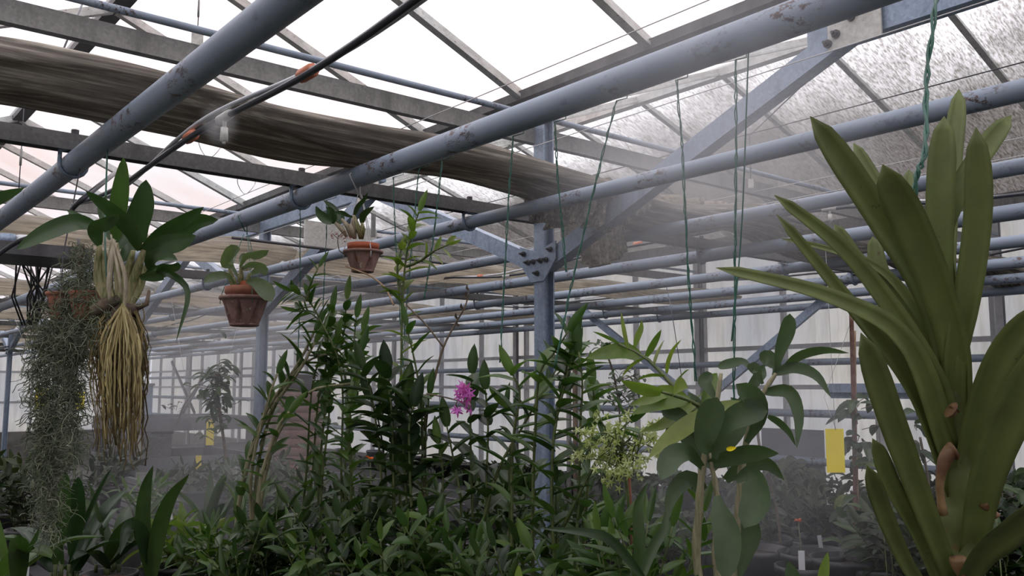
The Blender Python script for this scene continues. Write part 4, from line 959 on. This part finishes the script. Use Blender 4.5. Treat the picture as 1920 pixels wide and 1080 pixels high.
# lime-green flower cluster
o = empty('flowering_orchid_spray', P(1195, 1000, 1.62), 'branching spray of small lime-green flowers tied to a thin stake', 'flowers')
s = MB(); r2 = random.Random(12); tips = []
s.tube([P(1180, 1080, 1.62), P(1178, 940, 1.62), P(1165, 820, 1.6)], .003, 6)
for i in range(46):
    a = r2.uniform(0, 6.28); rr = r2.uniform(.25, 1); x = 1163+82*rr*math.cos(a); y = 832+72*rr*math.sin(a); dd = 1.6+r2.uniform(-.08, .08)
    p = P(x, y, dd); tips.append(p); q = P(1168+r2.uniform(-20, 20), 840+r2.uniform(-20, 50), 1.6); s.tube([q, q.lerp(p, .5)+V((0, 0, .01)), p], .0011, 5)
s.build('flower_stalk', M['stem'], o); fs = MB(); lp = MB()
for p in tips:
    for k in range(5):
        c = p+V((r2.uniform(-1, 1), r2.uniform(-1, 1), r2.uniform(-1, 1)))*.014; ax = V((r2.uniform(-1, 1), r2.uniform(-1, 1), r2.uniform(-.8, .3))).normalized(); a0 = ax.orthogonal().normalized()
        for j in range(5):
            v = Matrix.Rotation(j*2*math.pi/5, 3, ax) @ a0; v = (v+ax*.35).normalized(); fs.leaf([c, c+v*.005, c+v*.0105], .0032, ax, n=3)
        lp.leaf([c, c+ax*.0045, c+ax*.007+V((0, 0, -.002))], .005, a0, prof='oval', n=3)
fs.build('petal', M['greenflower'], o)['kind'] = 'stuff'; lp.build('flower_lip', M['paleflower'], o)['kind'] = 'stuff'
MB().tube([P(1178, 880, 1.66), P(1181, 928, 1.66), P(1184, 1090, 1.66)], .0035, 6).build('stake', M['terra'], o)
# magenta flowers
o = empty('magenta_flowers', P(868, 750, 1.95), 'cluster of small magenta star shaped flowers on a thin arching stalk', 'flowers')
s = MB(); s.tube(spline([P(800, 738, 1.85), P(835, 745, 1.8), P(862, 752, 1.75)], 10), .0016, 6); s.tube([P(862, 752, 1.75), P(872, 760, 1.75), P(880, 768, 1.75)], .0012, 5); s.tube([P(858, 751, 1.75), P(854, 760, 1.75), P(860, 768, 1.75)], .0012, 5); s.build('flower_stalk', M['twig'], o)
fs = MB(); r2 = random.Random(5)
for (x, y, n_) in ((866, 735, 9), (874, 730, 7), (872, 745, 8), (860, 768, 3), (879, 768, 3), (855, 765, 1)):
    for k in range(n_):
        c = P(x+r2.uniform(-9, 9)*(1 if n_ > 4 else .5), y+r2.uniform(-9, 9)*(1 if n_ > 4 else .5), 1.74+r2.uniform(-.015, .015))
        ax = (V((0, 0, CAMZ))-c).normalized()*.7+V((r2.uniform(-1, 1), r2.uniform(-1, 1), r2.uniform(-1, 1))); ax.normalize(); a0 = ax.orthogonal().normalized()
        for j in range(5):
            v = Matrix.Rotation(j*2*math.pi/5+k, 3, ax) @ a0; fs.leaf([c, c+v*.007, c+v*.0135], .0042, ax, n=4)
fs.build('petal', M['pink'], o)['kind'] = 'stuff'

# undergrowth on the bench -------------------------------------------------------
def broad_plant(label, x, d, ytop, n, seed, mat_='catt', L=.26, W=.045, name='broad_leaved_plant', pot='black', potr=.07):
    r_ = random.Random(seed); p = P(x, 1080, d); root = V((p.x, p.y, BZ)); o = empty(name, root, label, 'plant'); zt = P(x, ytop, d).z
    H = zt-(BZ+.12); lm = MB(); sm = MB()
    for i in range(n):
        a = i*2.4+r_.uniform(-.4, .4); el = r_.uniform(.45, 1.35); dr = V((math.cos(a)*math.cos(el), math.sin(a)*math.cos(el), math.sin(el))); b = root+V((r_.uniform(-.03, .03), r_.uniform(-.03, .03), .12))
        t = b+V((0, 0, max(0, H-L*.8)*r_.uniform(.3, 1))); sm.tube([b, t], .005, 6); l = L*r_.uniform(.75, 1.05)
        lm.leaf([t, t+dr*l*.5, t+dr*l*.9+V((0, 0, -l*.25*(1.4-el)))], W*r_.uniform(.8, 1.15), V((-dr.x, -dr.y, 1.2)), 'oval' if i % 3 else 'lance', .22, 12)
    sm.build('stem', M['stem'], o); lm.build('foliage', M[mat_], o); nursery_pot(o, root, potr, .12, pot); return o
def low_canes(label, x, d, ytop, n, seed, LL=.07, LW=.013, mat_='dendro', gap=.022, spread=.10, rs=.0022, z=None, name='leafy_potted_plant', pot='black', droop=.6, cat='plant', group=None, potr=.06, poth=.12):
    r_ = random.Random(seed); p = P(x, 1080, d); z = BZ if z is None else z; root = V((p.x, p.y, z)); o = empty(name, root, label, cat, group); zt = P(x, ytop, d).z
    sm = MB(); lm = MB()
    for i in range(n):
        b = root+V((r_.uniform(-.03, .03), r_.uniform(-.03, .03), poth-.01)); H = (zt-b.z)*r_.uniform(.55, 1.0); q = V((r_.uniform(-1, 1), r_.uniform(-1, 1), 0))*spread
        leafy_cane(sm, lm, [b, b+q*.35+V((0, 0, H*.5)), b+q+V((0, 0, H*.95))], r_, LL*1.15, LW*1.3, gap*.85, .1, droop, rs)
    sm.build('stem', M['stem'], o); lm.build('foliage', M[mat_], o); nursery_pot(o, root, potr, poth, pot); return o
broad_plant('potted plant with long upright dark leaves beside the clump of moss', 118, 2.2, 870, 9, 31, 'catt', .30, .05, pot='terra')
broad_plant('clump of bright green upright leaves near the bottom corner', 20, 2.0, 890, 8, 32, 'dendro', .3, .05, pot='terra')
broad_plant('dark broad leaved plant between the moss and the two blade leaves', 205, 2.3, 905, 8, 33, 'dendro_d', .26, .05)
o = empty('blade_leaved_plant', down(P(290, 1080, 2.1), BZ), 'two long dark blade leaves rising in a V at the bottom', 'plant')
s = MB(); pl_leaf(s, [(283, 1090), (268, 990), (272, 920), (287, 873)], 27, 2.1, 2.1, .1, n=14); pl_leaf(s, [(284, 1090), (296, 1000), (318, 935), (355, 889)], 29, 2.1, 2.05, .2, n=14); pl_leaf(s, [(284, 1060), (262, 1000), (240, 990), (225, 1040)], 26, 2.1, 2.0, .5, n=14)
s.build('foliage', M['dendro_d'], o); nursery_pot(o, ORG[o.name], .07, .12)
broad_plant('misty clump of pale strap leaves beyond the blade leaves', 385, 2.8, 868, 11, 34, 'sage', .30, .035)
broad_plant('second misty clump of strap leaves nearer the leaning canes', 455, 2.7, 885, 9, 35, 'dendro', .26, .035)
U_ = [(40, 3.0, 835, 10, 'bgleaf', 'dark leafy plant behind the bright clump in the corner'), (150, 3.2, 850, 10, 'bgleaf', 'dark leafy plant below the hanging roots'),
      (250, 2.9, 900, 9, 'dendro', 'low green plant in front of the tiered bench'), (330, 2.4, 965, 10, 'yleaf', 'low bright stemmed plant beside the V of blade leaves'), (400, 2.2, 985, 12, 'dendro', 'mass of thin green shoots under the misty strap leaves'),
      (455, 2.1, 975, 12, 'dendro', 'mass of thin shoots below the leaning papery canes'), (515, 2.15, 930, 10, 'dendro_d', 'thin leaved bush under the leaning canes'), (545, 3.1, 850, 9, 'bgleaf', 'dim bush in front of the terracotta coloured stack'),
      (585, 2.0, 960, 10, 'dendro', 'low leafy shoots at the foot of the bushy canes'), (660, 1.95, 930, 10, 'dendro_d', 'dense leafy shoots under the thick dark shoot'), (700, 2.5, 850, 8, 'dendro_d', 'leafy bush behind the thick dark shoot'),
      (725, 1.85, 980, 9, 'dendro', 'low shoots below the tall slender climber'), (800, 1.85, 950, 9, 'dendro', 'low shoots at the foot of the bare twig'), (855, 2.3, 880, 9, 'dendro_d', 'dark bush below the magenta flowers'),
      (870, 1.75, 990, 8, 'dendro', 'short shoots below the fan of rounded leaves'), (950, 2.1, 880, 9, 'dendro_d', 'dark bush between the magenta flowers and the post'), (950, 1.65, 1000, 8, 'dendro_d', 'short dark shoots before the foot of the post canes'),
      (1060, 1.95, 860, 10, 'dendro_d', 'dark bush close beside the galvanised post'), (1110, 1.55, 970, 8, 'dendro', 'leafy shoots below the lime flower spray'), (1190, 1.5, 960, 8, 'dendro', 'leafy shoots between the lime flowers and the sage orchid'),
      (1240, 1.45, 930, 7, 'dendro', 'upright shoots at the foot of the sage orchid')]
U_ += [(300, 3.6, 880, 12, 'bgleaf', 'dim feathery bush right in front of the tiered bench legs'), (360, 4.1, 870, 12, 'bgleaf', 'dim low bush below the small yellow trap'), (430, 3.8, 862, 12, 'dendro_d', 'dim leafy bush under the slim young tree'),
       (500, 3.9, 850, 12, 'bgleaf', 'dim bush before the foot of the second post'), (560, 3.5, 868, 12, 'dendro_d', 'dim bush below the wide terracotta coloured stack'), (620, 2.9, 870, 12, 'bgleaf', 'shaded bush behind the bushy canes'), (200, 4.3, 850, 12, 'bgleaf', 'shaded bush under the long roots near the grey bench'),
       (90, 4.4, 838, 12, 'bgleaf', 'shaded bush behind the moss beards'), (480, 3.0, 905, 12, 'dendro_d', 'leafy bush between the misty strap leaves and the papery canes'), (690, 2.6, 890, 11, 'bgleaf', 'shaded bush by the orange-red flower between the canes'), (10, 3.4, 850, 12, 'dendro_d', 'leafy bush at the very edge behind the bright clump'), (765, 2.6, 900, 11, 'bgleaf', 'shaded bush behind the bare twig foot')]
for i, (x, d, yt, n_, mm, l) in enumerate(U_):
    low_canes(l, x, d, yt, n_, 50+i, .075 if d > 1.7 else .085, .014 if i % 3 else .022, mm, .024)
# a few foreground leaf blades at the bottom
for L, mm, l in (([([(1200, 1090), (1222, 1030), (1245, 990), (1250, 950)], 20, 1.3, 1.35, .2), ([(1190, 1090), (1198, 1020), (1195, 950), (1215, 905)], 22, 1.32, 1.35, .4), ([(1210, 1090), (1150, 1020), (1100, 1000), (1010, 990)], 20, 1.3, 1.2, .5)], 'dendro_d', 'long arching leaves in front, below the lime flower spray'),
                 ([([(1540, 1100), (1545, 1070), (1552, 1035)], 20, 1.2, 1.2, .1)], 'yleaf', 'single pointed yellow-green leaf tip at the bottom beside the white labels'),
                 ([([(1495, 1110), (1485, 1080), (1478, 1052)], 30, 1.2, 1.2, .1)], 'sage', 'rounded pale leaf tip at the bottom beside a white label'),
                 ([([(975, 1100), (972, 1080), (973, 1058)], 16, 1.2, 1.2, .1)], 'yleaf', 'small upright leaf tip at the bottom below the post canes')):
    s = MB()
    for q in L: pl_leaf(s, *q)
    tag(s.build('leaf_tip' if len(L) == 1 else 'arching_leaves', M[mm]), l, 'leaf')

# plants in pots along the side wall ----------------------------------------------
def wallx(x): 
    p = PX(x, 900, 5.1); return (p-V((0, 0, CAMZ))).dot(FW)
Wl = [(640, 900, 9), (700, 880, 9), (770, 885, 8), (830, 870, 9), (880, 890, 9), (940, 885, 8), (1000, 880, 8), (1080, 895, 8), (1150, 890, 9), (1215, 905, 9), (1280, 890, 8), (1350, 905, 9), (1420, 880, 9), (1470, 905, 8), (1520, 880, 8), (1600, 915, 7), (1690, 900, 7), (1760, 880, 6), (1860, 890, 6), (1905, 860, 6)]
WN = ['behind the bushy canes', 'by the orange-red flower between the canes', 'behind the tallest narrow-leaved shoot', 'behind the bare forked twig', 'straight below the magenta flowers', 'behind the fan of rounded leaves', 'just beside the galvanised post', 'behind the canes in front of the post', 'behind the lime flower spray',
      'beyond the thin reddish stake', 'behind the long arching leaves', 'behind the sage orchid canes', 'beside the sage orchid, under the wall pipe', 'in front of the grey board', 'between grey board and yellow trap', 'at the reddish rod', 'between reddish rod and strap leaves', 'behind the drooping strap leaves', 'past the thick orchid stem', 'in the far corner beyond the strap leaves']
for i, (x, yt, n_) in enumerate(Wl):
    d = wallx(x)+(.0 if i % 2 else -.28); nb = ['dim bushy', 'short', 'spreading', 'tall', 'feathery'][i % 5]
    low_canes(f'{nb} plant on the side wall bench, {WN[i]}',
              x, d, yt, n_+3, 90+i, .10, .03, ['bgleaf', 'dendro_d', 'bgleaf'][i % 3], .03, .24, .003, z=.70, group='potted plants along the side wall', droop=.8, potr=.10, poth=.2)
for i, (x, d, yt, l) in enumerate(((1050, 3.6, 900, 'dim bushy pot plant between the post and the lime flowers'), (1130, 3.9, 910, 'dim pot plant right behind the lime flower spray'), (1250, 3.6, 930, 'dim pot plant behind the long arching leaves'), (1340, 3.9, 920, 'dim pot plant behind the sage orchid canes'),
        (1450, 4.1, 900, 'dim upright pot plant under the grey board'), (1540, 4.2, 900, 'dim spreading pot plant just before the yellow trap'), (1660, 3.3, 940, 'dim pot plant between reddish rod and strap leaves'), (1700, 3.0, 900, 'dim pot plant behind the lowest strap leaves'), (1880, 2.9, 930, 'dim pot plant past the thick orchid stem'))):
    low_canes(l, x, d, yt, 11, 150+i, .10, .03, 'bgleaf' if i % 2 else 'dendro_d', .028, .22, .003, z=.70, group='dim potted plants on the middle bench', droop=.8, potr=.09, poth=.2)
for i, (x, d) in enumerate(((1420, 3.6), (1520, 3.5), (1130, 4.2), (1225, 4.0), (1580, 3.4))):
    p = P(x, 1040, d); p.z = .70; s = MB(); s.lathe([(.09, 0), (.12, .22), (.128, .225), (.128, .25), (.118, .25), (.112, .22)], p, 28)
    o = empty('black_pot', p, ['large black pot with bare soil beside the sage orchid', 'large black pot under the grey board', 'big black pot below the lime flower spray', 'black square-set pot seen between leaves by the lime flowers', 'black pot at the foot of the rusty climbing rod'][i], 'pot', 'black pots by the side wall')
    s.build('body', M['black'], o); MB().lathe([(.112, .22), (.002, .23)], p, 20).build('compost', M['soil'], o)
# slim trees and climbers
def climber(label, stem_pix, d, r, m, leaves, LL, LW, mat_, seed, name='staked_climber'):
    o = empty(name, P(*stem_pix[0], d), label, 'plant'); s = MB(); s.tube(spline([P(x, y, d) for x, y in stem_pix], 18), r, 7); s.build('stem', M[m], o); r_ = random.Random(seed); lm = MB(); tw = MB()
    for (x, y, rx, ry, n_) in leaves:
        for k in range(n_):
            px, py = x+r_.gauss(0, rx*.5), y+r_.gauss(0, ry*.5); p = P(px, py, d+r_.uniform(-.12, .12)); v = rdir(r_, r_.uniform(-.7, .5)); l = LL*r_.uniform(.7, 1.2)
            lm.leaf([p, p+v*l*.5, p+v*l+V((0, 0, -l*.3))], LW*r_.uniform(.8, 1.2), V((0, 0, 1))+RT*r_.uniform(-.6, .6)-FW*.5, 'oval', .2, 6); q = P(x+(px-x)*.2, py+8, d); tw.tube([q, p], .0016, 4)
    lm.build('foliage', M[mat_], o); tw.build('twig', M['twig'], o); return o
climber('reddish rod with a dark leaved climber beside the yellow trap', [(1604, 1100), (1603, 900), (1600, 740), (1596, 585)], 3.55, .009, 'rustpole', [(1608, 830, 30, 70, 22), (1612, 970, 32, 22, 16), (1603, 1040, 34, 24, 12), (1606, 760, 20, 26, 8)], .085, .038, 'dendro_d', 71)
climber('pale bamboo cane close beside the reddish rod', [(1612, 1100), (1608, 950), (1604, 800), (1602, 620)], 3.6, .006, 'bamboo', [(1625, 950, 24, 20, 10), (1615, 870, 10, 10, 3)], .075, .05, 'yleaf', 72)
climber('slim young tree with a tuft of leaves in the mist', [(428, 900), (420, 830), (410, 760), (404, 700)], 5.0, .009, 'twig', [(404, 745, 34, 66, 90), (412, 705, 24, 24, 30)], .075, .024, 'sage', 73, 'young_tree')
climber('airy green shrub between the post and the leaning cane', [(1160, 900), (1162, 780), (1150, 700), (1130, 645)], 4.4, .005, 'twig', [(1135, 650, 24, 14, 16), (1160, 730, 50, 34, 44), (1180, 760, 40, 30, 24)], .05, .022, 'sage', 74, 'shrub')
climber('thin twiggy plant before the grey board', [(1470, 1080), (1455, 950), (1425, 840), (1420, 790)], 3.7, .006, 'twig', [(1500, 880, 26, 20, 14), (1450, 880, 34, 26, 18), (1530, 900, 30, 20, 10)], .08, .028, 'bgleaf', 75, 'twiggy_plant')
climber('small leafy plant behind the strap leaves near the window edge', [(1750, 1000), (1740, 900), (1725, 820)], 3.4, .005, 'twig', [(1730, 850, 24, 30, 14), (1720, 780, 14, 20, 5), (1880, 930, 40, 30, 16)], .08, .035, 'dendro_d', 76, 'leafy_plant')
climber('thin bare branches over the tiered bench', [(330, 800), (345, 760), (372, 720), (380, 690)], 6.0, .007, 'twig', [(330, 760, 30, 10, 6)], .05, .02, 'bgleaf', 77, 'bare_branches')
for i, (x, y, d, l) in enumerate(((1651, 930, 3.0, 'orange-red flower behind the strap leaves by the reddish rod'), (1660, 890, 3.0, 'smaller orange-red flower just above the other one'), (1497, 977, 3.5, 'pale orange flower low in front of the grey board'), (694, 861, 2.6, 'orange-red flower glowing between the canes'), (1865, 940, 2.6, 'orange-red flower beyond the curved brown root'))):
    s = MB(); c = P(x, y, d); r2 = random.Random(i)
    for k in range(14):
        v = rdir(r2, r2.uniform(-.6, .8)); s.leaf([c, c+v*.009, c+v*.017], .012, V((0, 0, 1)), 'oval', .2, 4)
    fo = tag(s.build('orange_flower', M['orangeflower'], loc=c), l, 'flower'); MB().tube([c, V((c.x+.02, c.y, (c.z+.7)/2)), V((c.x, c.y, .705 if c.z < 1.5 and i not in (3,) else 1.0))], .002, 5).build('flower_stalk', M['stem'], fo)
# yellow sticky traps
for x, y, wd, ht, d, rz, l, top in ((1566, 845, 34, 81, 3.38, 0, 'yellow sticky trap hanging before the side wall beside the dark climber', 806), (394, 811, 14, 47, 6.0, .3, 'narrow yellow sticky trap at the corner of the tiered bench', 700),
    (150, 751, 17, 32, 6.2, 0, 'yellow sticky trap showing between moss and hanging roots', 600), (78, 748, 22, 38, 6.2, .2, 'yellow sticky trap half hidden behind the grey moss', 600),
    (203, 728, 18, 44, 6.2, .1, 'yellow sticky trap glimpsed through the hanging roots', 640), (372, 868, 10, 28, 5.5, .2, 'small yellow trap below the tiered bench', 800)):
    k = d/F; o = empty('sticky_trap', P(x, y, d), l, 'trap', 'yellow sticky traps')
    MB().box(P(x, y, d), (wd*k, .003, ht*k), rz=-HEAD+rz).build('card', M['yellow'], o, smooth=False); t_ = P(x, y-ht/2+3, d); nx = min(PIPE, key=lambda q: abs(q-t_.x)); MB().tube([t_, V((nx, t_.y, PZ-.02))], .0011, 4).build('wire', M['wire'], o)
s = MB(); pl_leaf(s, [(1362, 842), (1371, 841), (1381, 839)], 9, 1.36, 1.36, .2, n=5); tag(s.build('yellow_leaf', M['yellow']), 'tiny yellow leaf on the mist-veiled sage orchid', 'leaf')
# white plant labels
LB = [((1503, 1050), 12, 34, .0, .91, 'white plant label standing in soil near the rounded leaf tip'), ((1632, 1052), 13, 36, .1, .91, 'white plant label by the foot of the reddish rod'), ((1539, 1020), 8, 32, -.15, .91, 'grey-white plant label leaning above the yellow-green leaf tip'),
      ((1163, 1017), 6, 14, .1, .91, 'small white label below the lime flower spray'), ((302, 1045), 7, 22, .2, 1.115, 'bluish white label at the foot of the blade leaves'),
      ((51, 1055), 9, 36, 0, 1.115, 'pale label in the terracotta pot of the upright dark leaves'), ((1280, 1018), 3, 20, 0, .91, 'thin white label behind the sage orchid stems'), ((320, 965), 7, 16, -.2, 1.115, 'white label beside the V of blade leaves')]
for i, ((x, y), wd, ht, rt, zs, l) in enumerate(LB):
    r_ = ray(x, y+ht/2); d = (zs-CAMZ)/r_.z; k = d/F; c = P(x, y, d); s = MB(); s.bar(c-V((0, 0, ht*k/2+.02))-RT*rt*ht*k/2, c+V((0, 0, ht*k/2))+RT*rt*ht*k/2, wd*k, .0012, side=RT); tag(s.build('plant_label', M['white'], smooth=False), l, 'label', 'white plant labels')
    if i in (5,): continue
    pt = V((c.x, c.y, .70 if zs < 1 else BZ)); o = empty('black_pot', pt, 'black pot holding the '+l.split(' label')[0]+' label'+l.split(' label')[1], 'pot', 'labelled black pots'); nursery_pot(o, pt, .10 if zs < 1 else .05, .225 if zs < 1 else .12)
# boards, ledge and clutter by the wall
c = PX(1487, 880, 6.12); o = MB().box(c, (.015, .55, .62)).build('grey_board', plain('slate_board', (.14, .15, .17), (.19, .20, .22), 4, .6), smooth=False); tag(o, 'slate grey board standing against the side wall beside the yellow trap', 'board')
a = PX(1556, 733, 5.0); b = V((5.0, -1.0, a.z)); o = MB().bar(V((5.0, a.y, a.z)), b, .06, .09, side=(1, 0, 0), prof=[(-.5, -.5), (.5, -.5), (.5, .5), (.1, .5), (.1, .3), (-.1, .3), (-.1, .1), (-.5, .1)]).build('metal_ledge', M['galv'], smooth=False); tag(o, 'stepped pale metal ledge running along the wall behind the strap leaves', 'ledge')
for i, y in enumerate((a.y-.3, a.y-1.6)): MB().tube([(5.0, y, .7), (5.0, y, a.z-.045)], .012, 8).build('support', M['galv_dull'], o, smooth=False).location -= V((0, 0, 0))
# dark hanging shelf on the left
q0 = P(0, 500, 4.0); z = q0.z
o = empty('hanging_shelf', (.45, 4.05, z), 'dark hanging shelf with clutter below the pale shade cloth at the edge', 'shelf')
MB().box((.35, 4.05, z), (1.2, .35, .05)).build('board', M['dark'], o, smooth=False)
for x in (-.2, .9):
    for y in (3.9, 4.2): MB().tube([(x, y, z), (x, y, PZ+.03)], .006, 6).build('rod', M['dark'], o)
o = empty('heater_box', (.42, 4.1, z-.33), 'dark grey heater box hung below the shelf at the edge', 'heater')
MB().box((.44, 4.1, z-.185), (.34, .3, .30)).build('housing', M['bench'], o, smooth=False); MB().box((.44, 3.94, z-.18), (.26, .02, .2)).build('front_grille', M['dark'], o, smooth=False)
for i, (x, c_) in enumerate(((.66, 'galv'), (.72, 'white'))):
    MB().tube([(x, 4.0, z+.025), (x, 4.0, z+.07)], .03, 10).build('bottle' if i else 'blue_can', M[c_]).location; 
    ob = bpy.data.objects['bottle' if i else 'blue_can']; tag(ob, ['bluish can lying on the dark hanging shelf', 'white bottle standing on the dark hanging shelf'][i], 'container')
s = MB(); r2 = random.Random(2)
for i in range(16):
    p = P(55+r2.uniform(-14, 14), 610, 3.8); s.tube([p, p+V((r2.uniform(-.05, .05), 0, .12)), p+V((r2.uniform(-.16, .16), r2.uniform(-.05, .05), .34))], .004, 5)
tag(s.build('dead_branches', M['dark']), 'black bare branches standing beside the heater box', 'branches')
# rolled white sheet behind the hanging pots
o = empty('white_sign_board', P(640, 450, 4.3), 'cream board fixed to a thin bar behind the small orange pot', 'board'); a = P(640, 446, 4.3)
MB().box(a, (.40, .012, .125), rz=.05).build('board', M['bracket'], o, smooth=False); MB().tube([a+V((-.55, -.012, -.06)), a+V((.7, -.012, -.075))], .007, 6).build('bar', M['dark'], o)

# ================================================================== STRAP-LEAVED ORCHID IN FRONT
D = .95
oV = empty('strap_leaved_orchid', P(1800, 1120, D), 'large orchid close by with a fan of long strap leaves on a thick stem', 'orchid')
TH = dict(prof='strap', thick=.003, fold=.3, n=18)
VL = [([(1775, 720), (1735, 560), (1640, 400), (1519, 218)], 66, D+.02, D-.05, .25), ([(1800, 800), (1790, 640), (1725, 450), (1655, 308)], 78, D-.02, D-.08, -.2),
      ([(1765, 640), (1760, 500), (1762, 350), (1770, 218)], 62, D+.02, D, .1), ([(1775, 560), (1775, 420), (1785, 280), (1798, 167)], 44, D+.08, D+.10, .2),
      ([(1770, 460), (1790, 380), (1835, 300), (1896, 216)], 50, D+.05, D+.0, -.2), ([(1790, 680), (1812, 560), (1832, 400), (1830, 238)], 60, D-.03, D-.07, .1),
      ([(1740, 500), (1690, 410), (1640, 340), (1600, 268)], 32, D+.10, D+.10, .2), ([(1730, 500), (1718, 440), (1706, 380), (1704, 318)], 34, D+.12, D+.12, .2),
      ([(1795, 860), (1730, 680), (1600, 490), (1452, 366)], 62, D, D-.06, .35), ([(1790, 920), (1720, 740), (1600, 580), (1456, 402)], 56, D-.02, D-.06, .3),
      ([(1700, 560), (1640, 500), (1560, 470), (1465, 447)], 26, D+.08, D+.05, .5), ([(1780, 860), (1700, 650), (1560, 560), (1343, 502)], 58, D-.04, D-.12, .45),
      ([(1720, 620), (1660, 540), (1600, 480), (1564, 420)], 36, D+.06, D+.06, .3), ([(1730, 660), (1690, 580), (1650, 510), (1636, 443)], 40, D+.08, D+.08, .1),
      ([(1785, 1090), (1730, 950), (1670, 790), (1614, 624)], 60, D-.06, D-.12, .2), ([(1750, 1130), (1700, 1060), (1655, 960), (1625, 872)], 40, D-.1, D-.14, .2),
      ([(1770, 1120), (1720, 1000), (1670, 910), (1636, 822)], 40, D-.05, D-.08, .3), 
      ([(1805, 900), (1830, 780), (1880, 660), (1960, 570)], 70, D-.02, D-.1, .3), ([(1820, 1040), (1845, 900), (1900, 760), (1990, 620)], 86, D-.05, D-.15, .25),
      ([(1800, 1110), (1840, 1040), (1900, 990), (1980, 930)], 60, D-.08, D-.2, .4), ([(1790, 800), (1760, 700), (1740, 640), (1700, 560)], 60, D+.04, D+.06, .2),]
for q in VL:
    q = list(q)
    if q[0][0][1] < 720: q[0] = [(1794, min(800, q[0][0][1]+150))]+list(q[0])
    q[2] = D+.25*(q[2]-D); lng = math.dist(q[0][0], q[0][-1]); th = dict(TH); th['prof'] = 'taper' if lng > 420 and q[0][-1][0] < 1500 else 'strap'
    q[1] *= .74 if q[0][-1][0] < 1600 else .80; s = MB(); pl_leaf(s, *q, **th); s.build('leaf', M['vanda'], oV)
s = MB(); pts = spline([P(1802, 1180, D), P(1800, 1000, D), P(1798, 860, D), P(1790, 700, D), P(1775, 560, D+.02)], 30)
s.tube(pts, [.025*(1-.45*i/30)*(1+.06*math.sin(i*1.6)) for i in range(31)], 14); s.build('stem', M['vstem'], oV)
for q, r in (([(1785, 842), (1770, 868), (1762, 910), (1768, 965)], .009), ([(1788, 845), (1782, 848), (1776, 856)], .012), ([(1845, 940), (1858, 955), (1868, 968)], .008), ([(1782, 768), (1786, 770), (1790, 766)], .011), ([(1795, 1045), (1800, 1070), (1812, 1100)], .010)):
    pts = spline([P(x, y, D-.045) for x, y in q], 10); MB().tube(pts, [r*.85*(.75+.25*math.sin(1+i*.5)) for i in range(11)], 10).build('root_stub', M['vroot'], oV)
d = .97; pB = PX(1775, 300, PIPE[1])
green([V((PIPE[1], pB.y, PZ-.035)), P(1755, 0, 1.08), P(1738, 140, 1.05), P(1734, 280, 1.0), P(1716, 340, .99), P(1712, 450, .99)], 'green twisted wire holding the large strap leaved orchid', .003)

# ================================================================== MIST
def mist(x, y, d, s3, dens, label):
    c = P(x, y, d); s = MB(); n, m = 24, 12
    for i in range(1, m):
        a = math.pi*i/m
        for j in range(n): b = 2*math.pi*j/n; s.v.append(V((math.sin(a)*math.cos(b), math.sin(a)*math.sin(b), math.cos(a))))
    t = len(s.v); s.v += [V((0, 0, 1)), V((0, 0, -1))]
    for i in range(m-2):
        for j in range(n): q = i*n; s.f.append((q+j, q+n+j, q+n+(j+1) % n, q+(j+1) % n))
    for j in range(n): s.f.append((t, j, (j+1) % n)); s.f.append((t+1, (m-2)*n+(j+1) % n, (m-2)*n+j))
    o = s.build('mist', mist_material('mist_'+str(len(bpy.data.materials)), dens), loc=V((0, 0, 0))); o.location = c; o.scale = s3; o.rotation_euler = (0, 0, -HEAD)
    return tag(o, label, 'mist', kind='stuff')
mist(1360, 180, 1.35, (.34, .3, .3), .85, 'thin bright mist crossing the rusty pipe near the bolted plate')
mist(1300, 330, 2.6, (.72, .8, .56), .55, 'bright drifting mist in front of the dirty roof panes and the rusty pipe')
mist(1420, 860, 2.3, (.6, .6, .5), .36, 'low mist veiling the sage orchid')
mist(411, 232, 1.32, (.035, .035, .04), 9.0, 'small cone of fine spray under the misting nozzle')
mist(470, 680, 5.2, (1.5, 1.6, .95), .30, 'wide cloud of mist among the posts and tiered benches')
mist(400, 930, 2.9, (.6, .8, .4), .30, 'low mist over the strap leaves at the bottom')
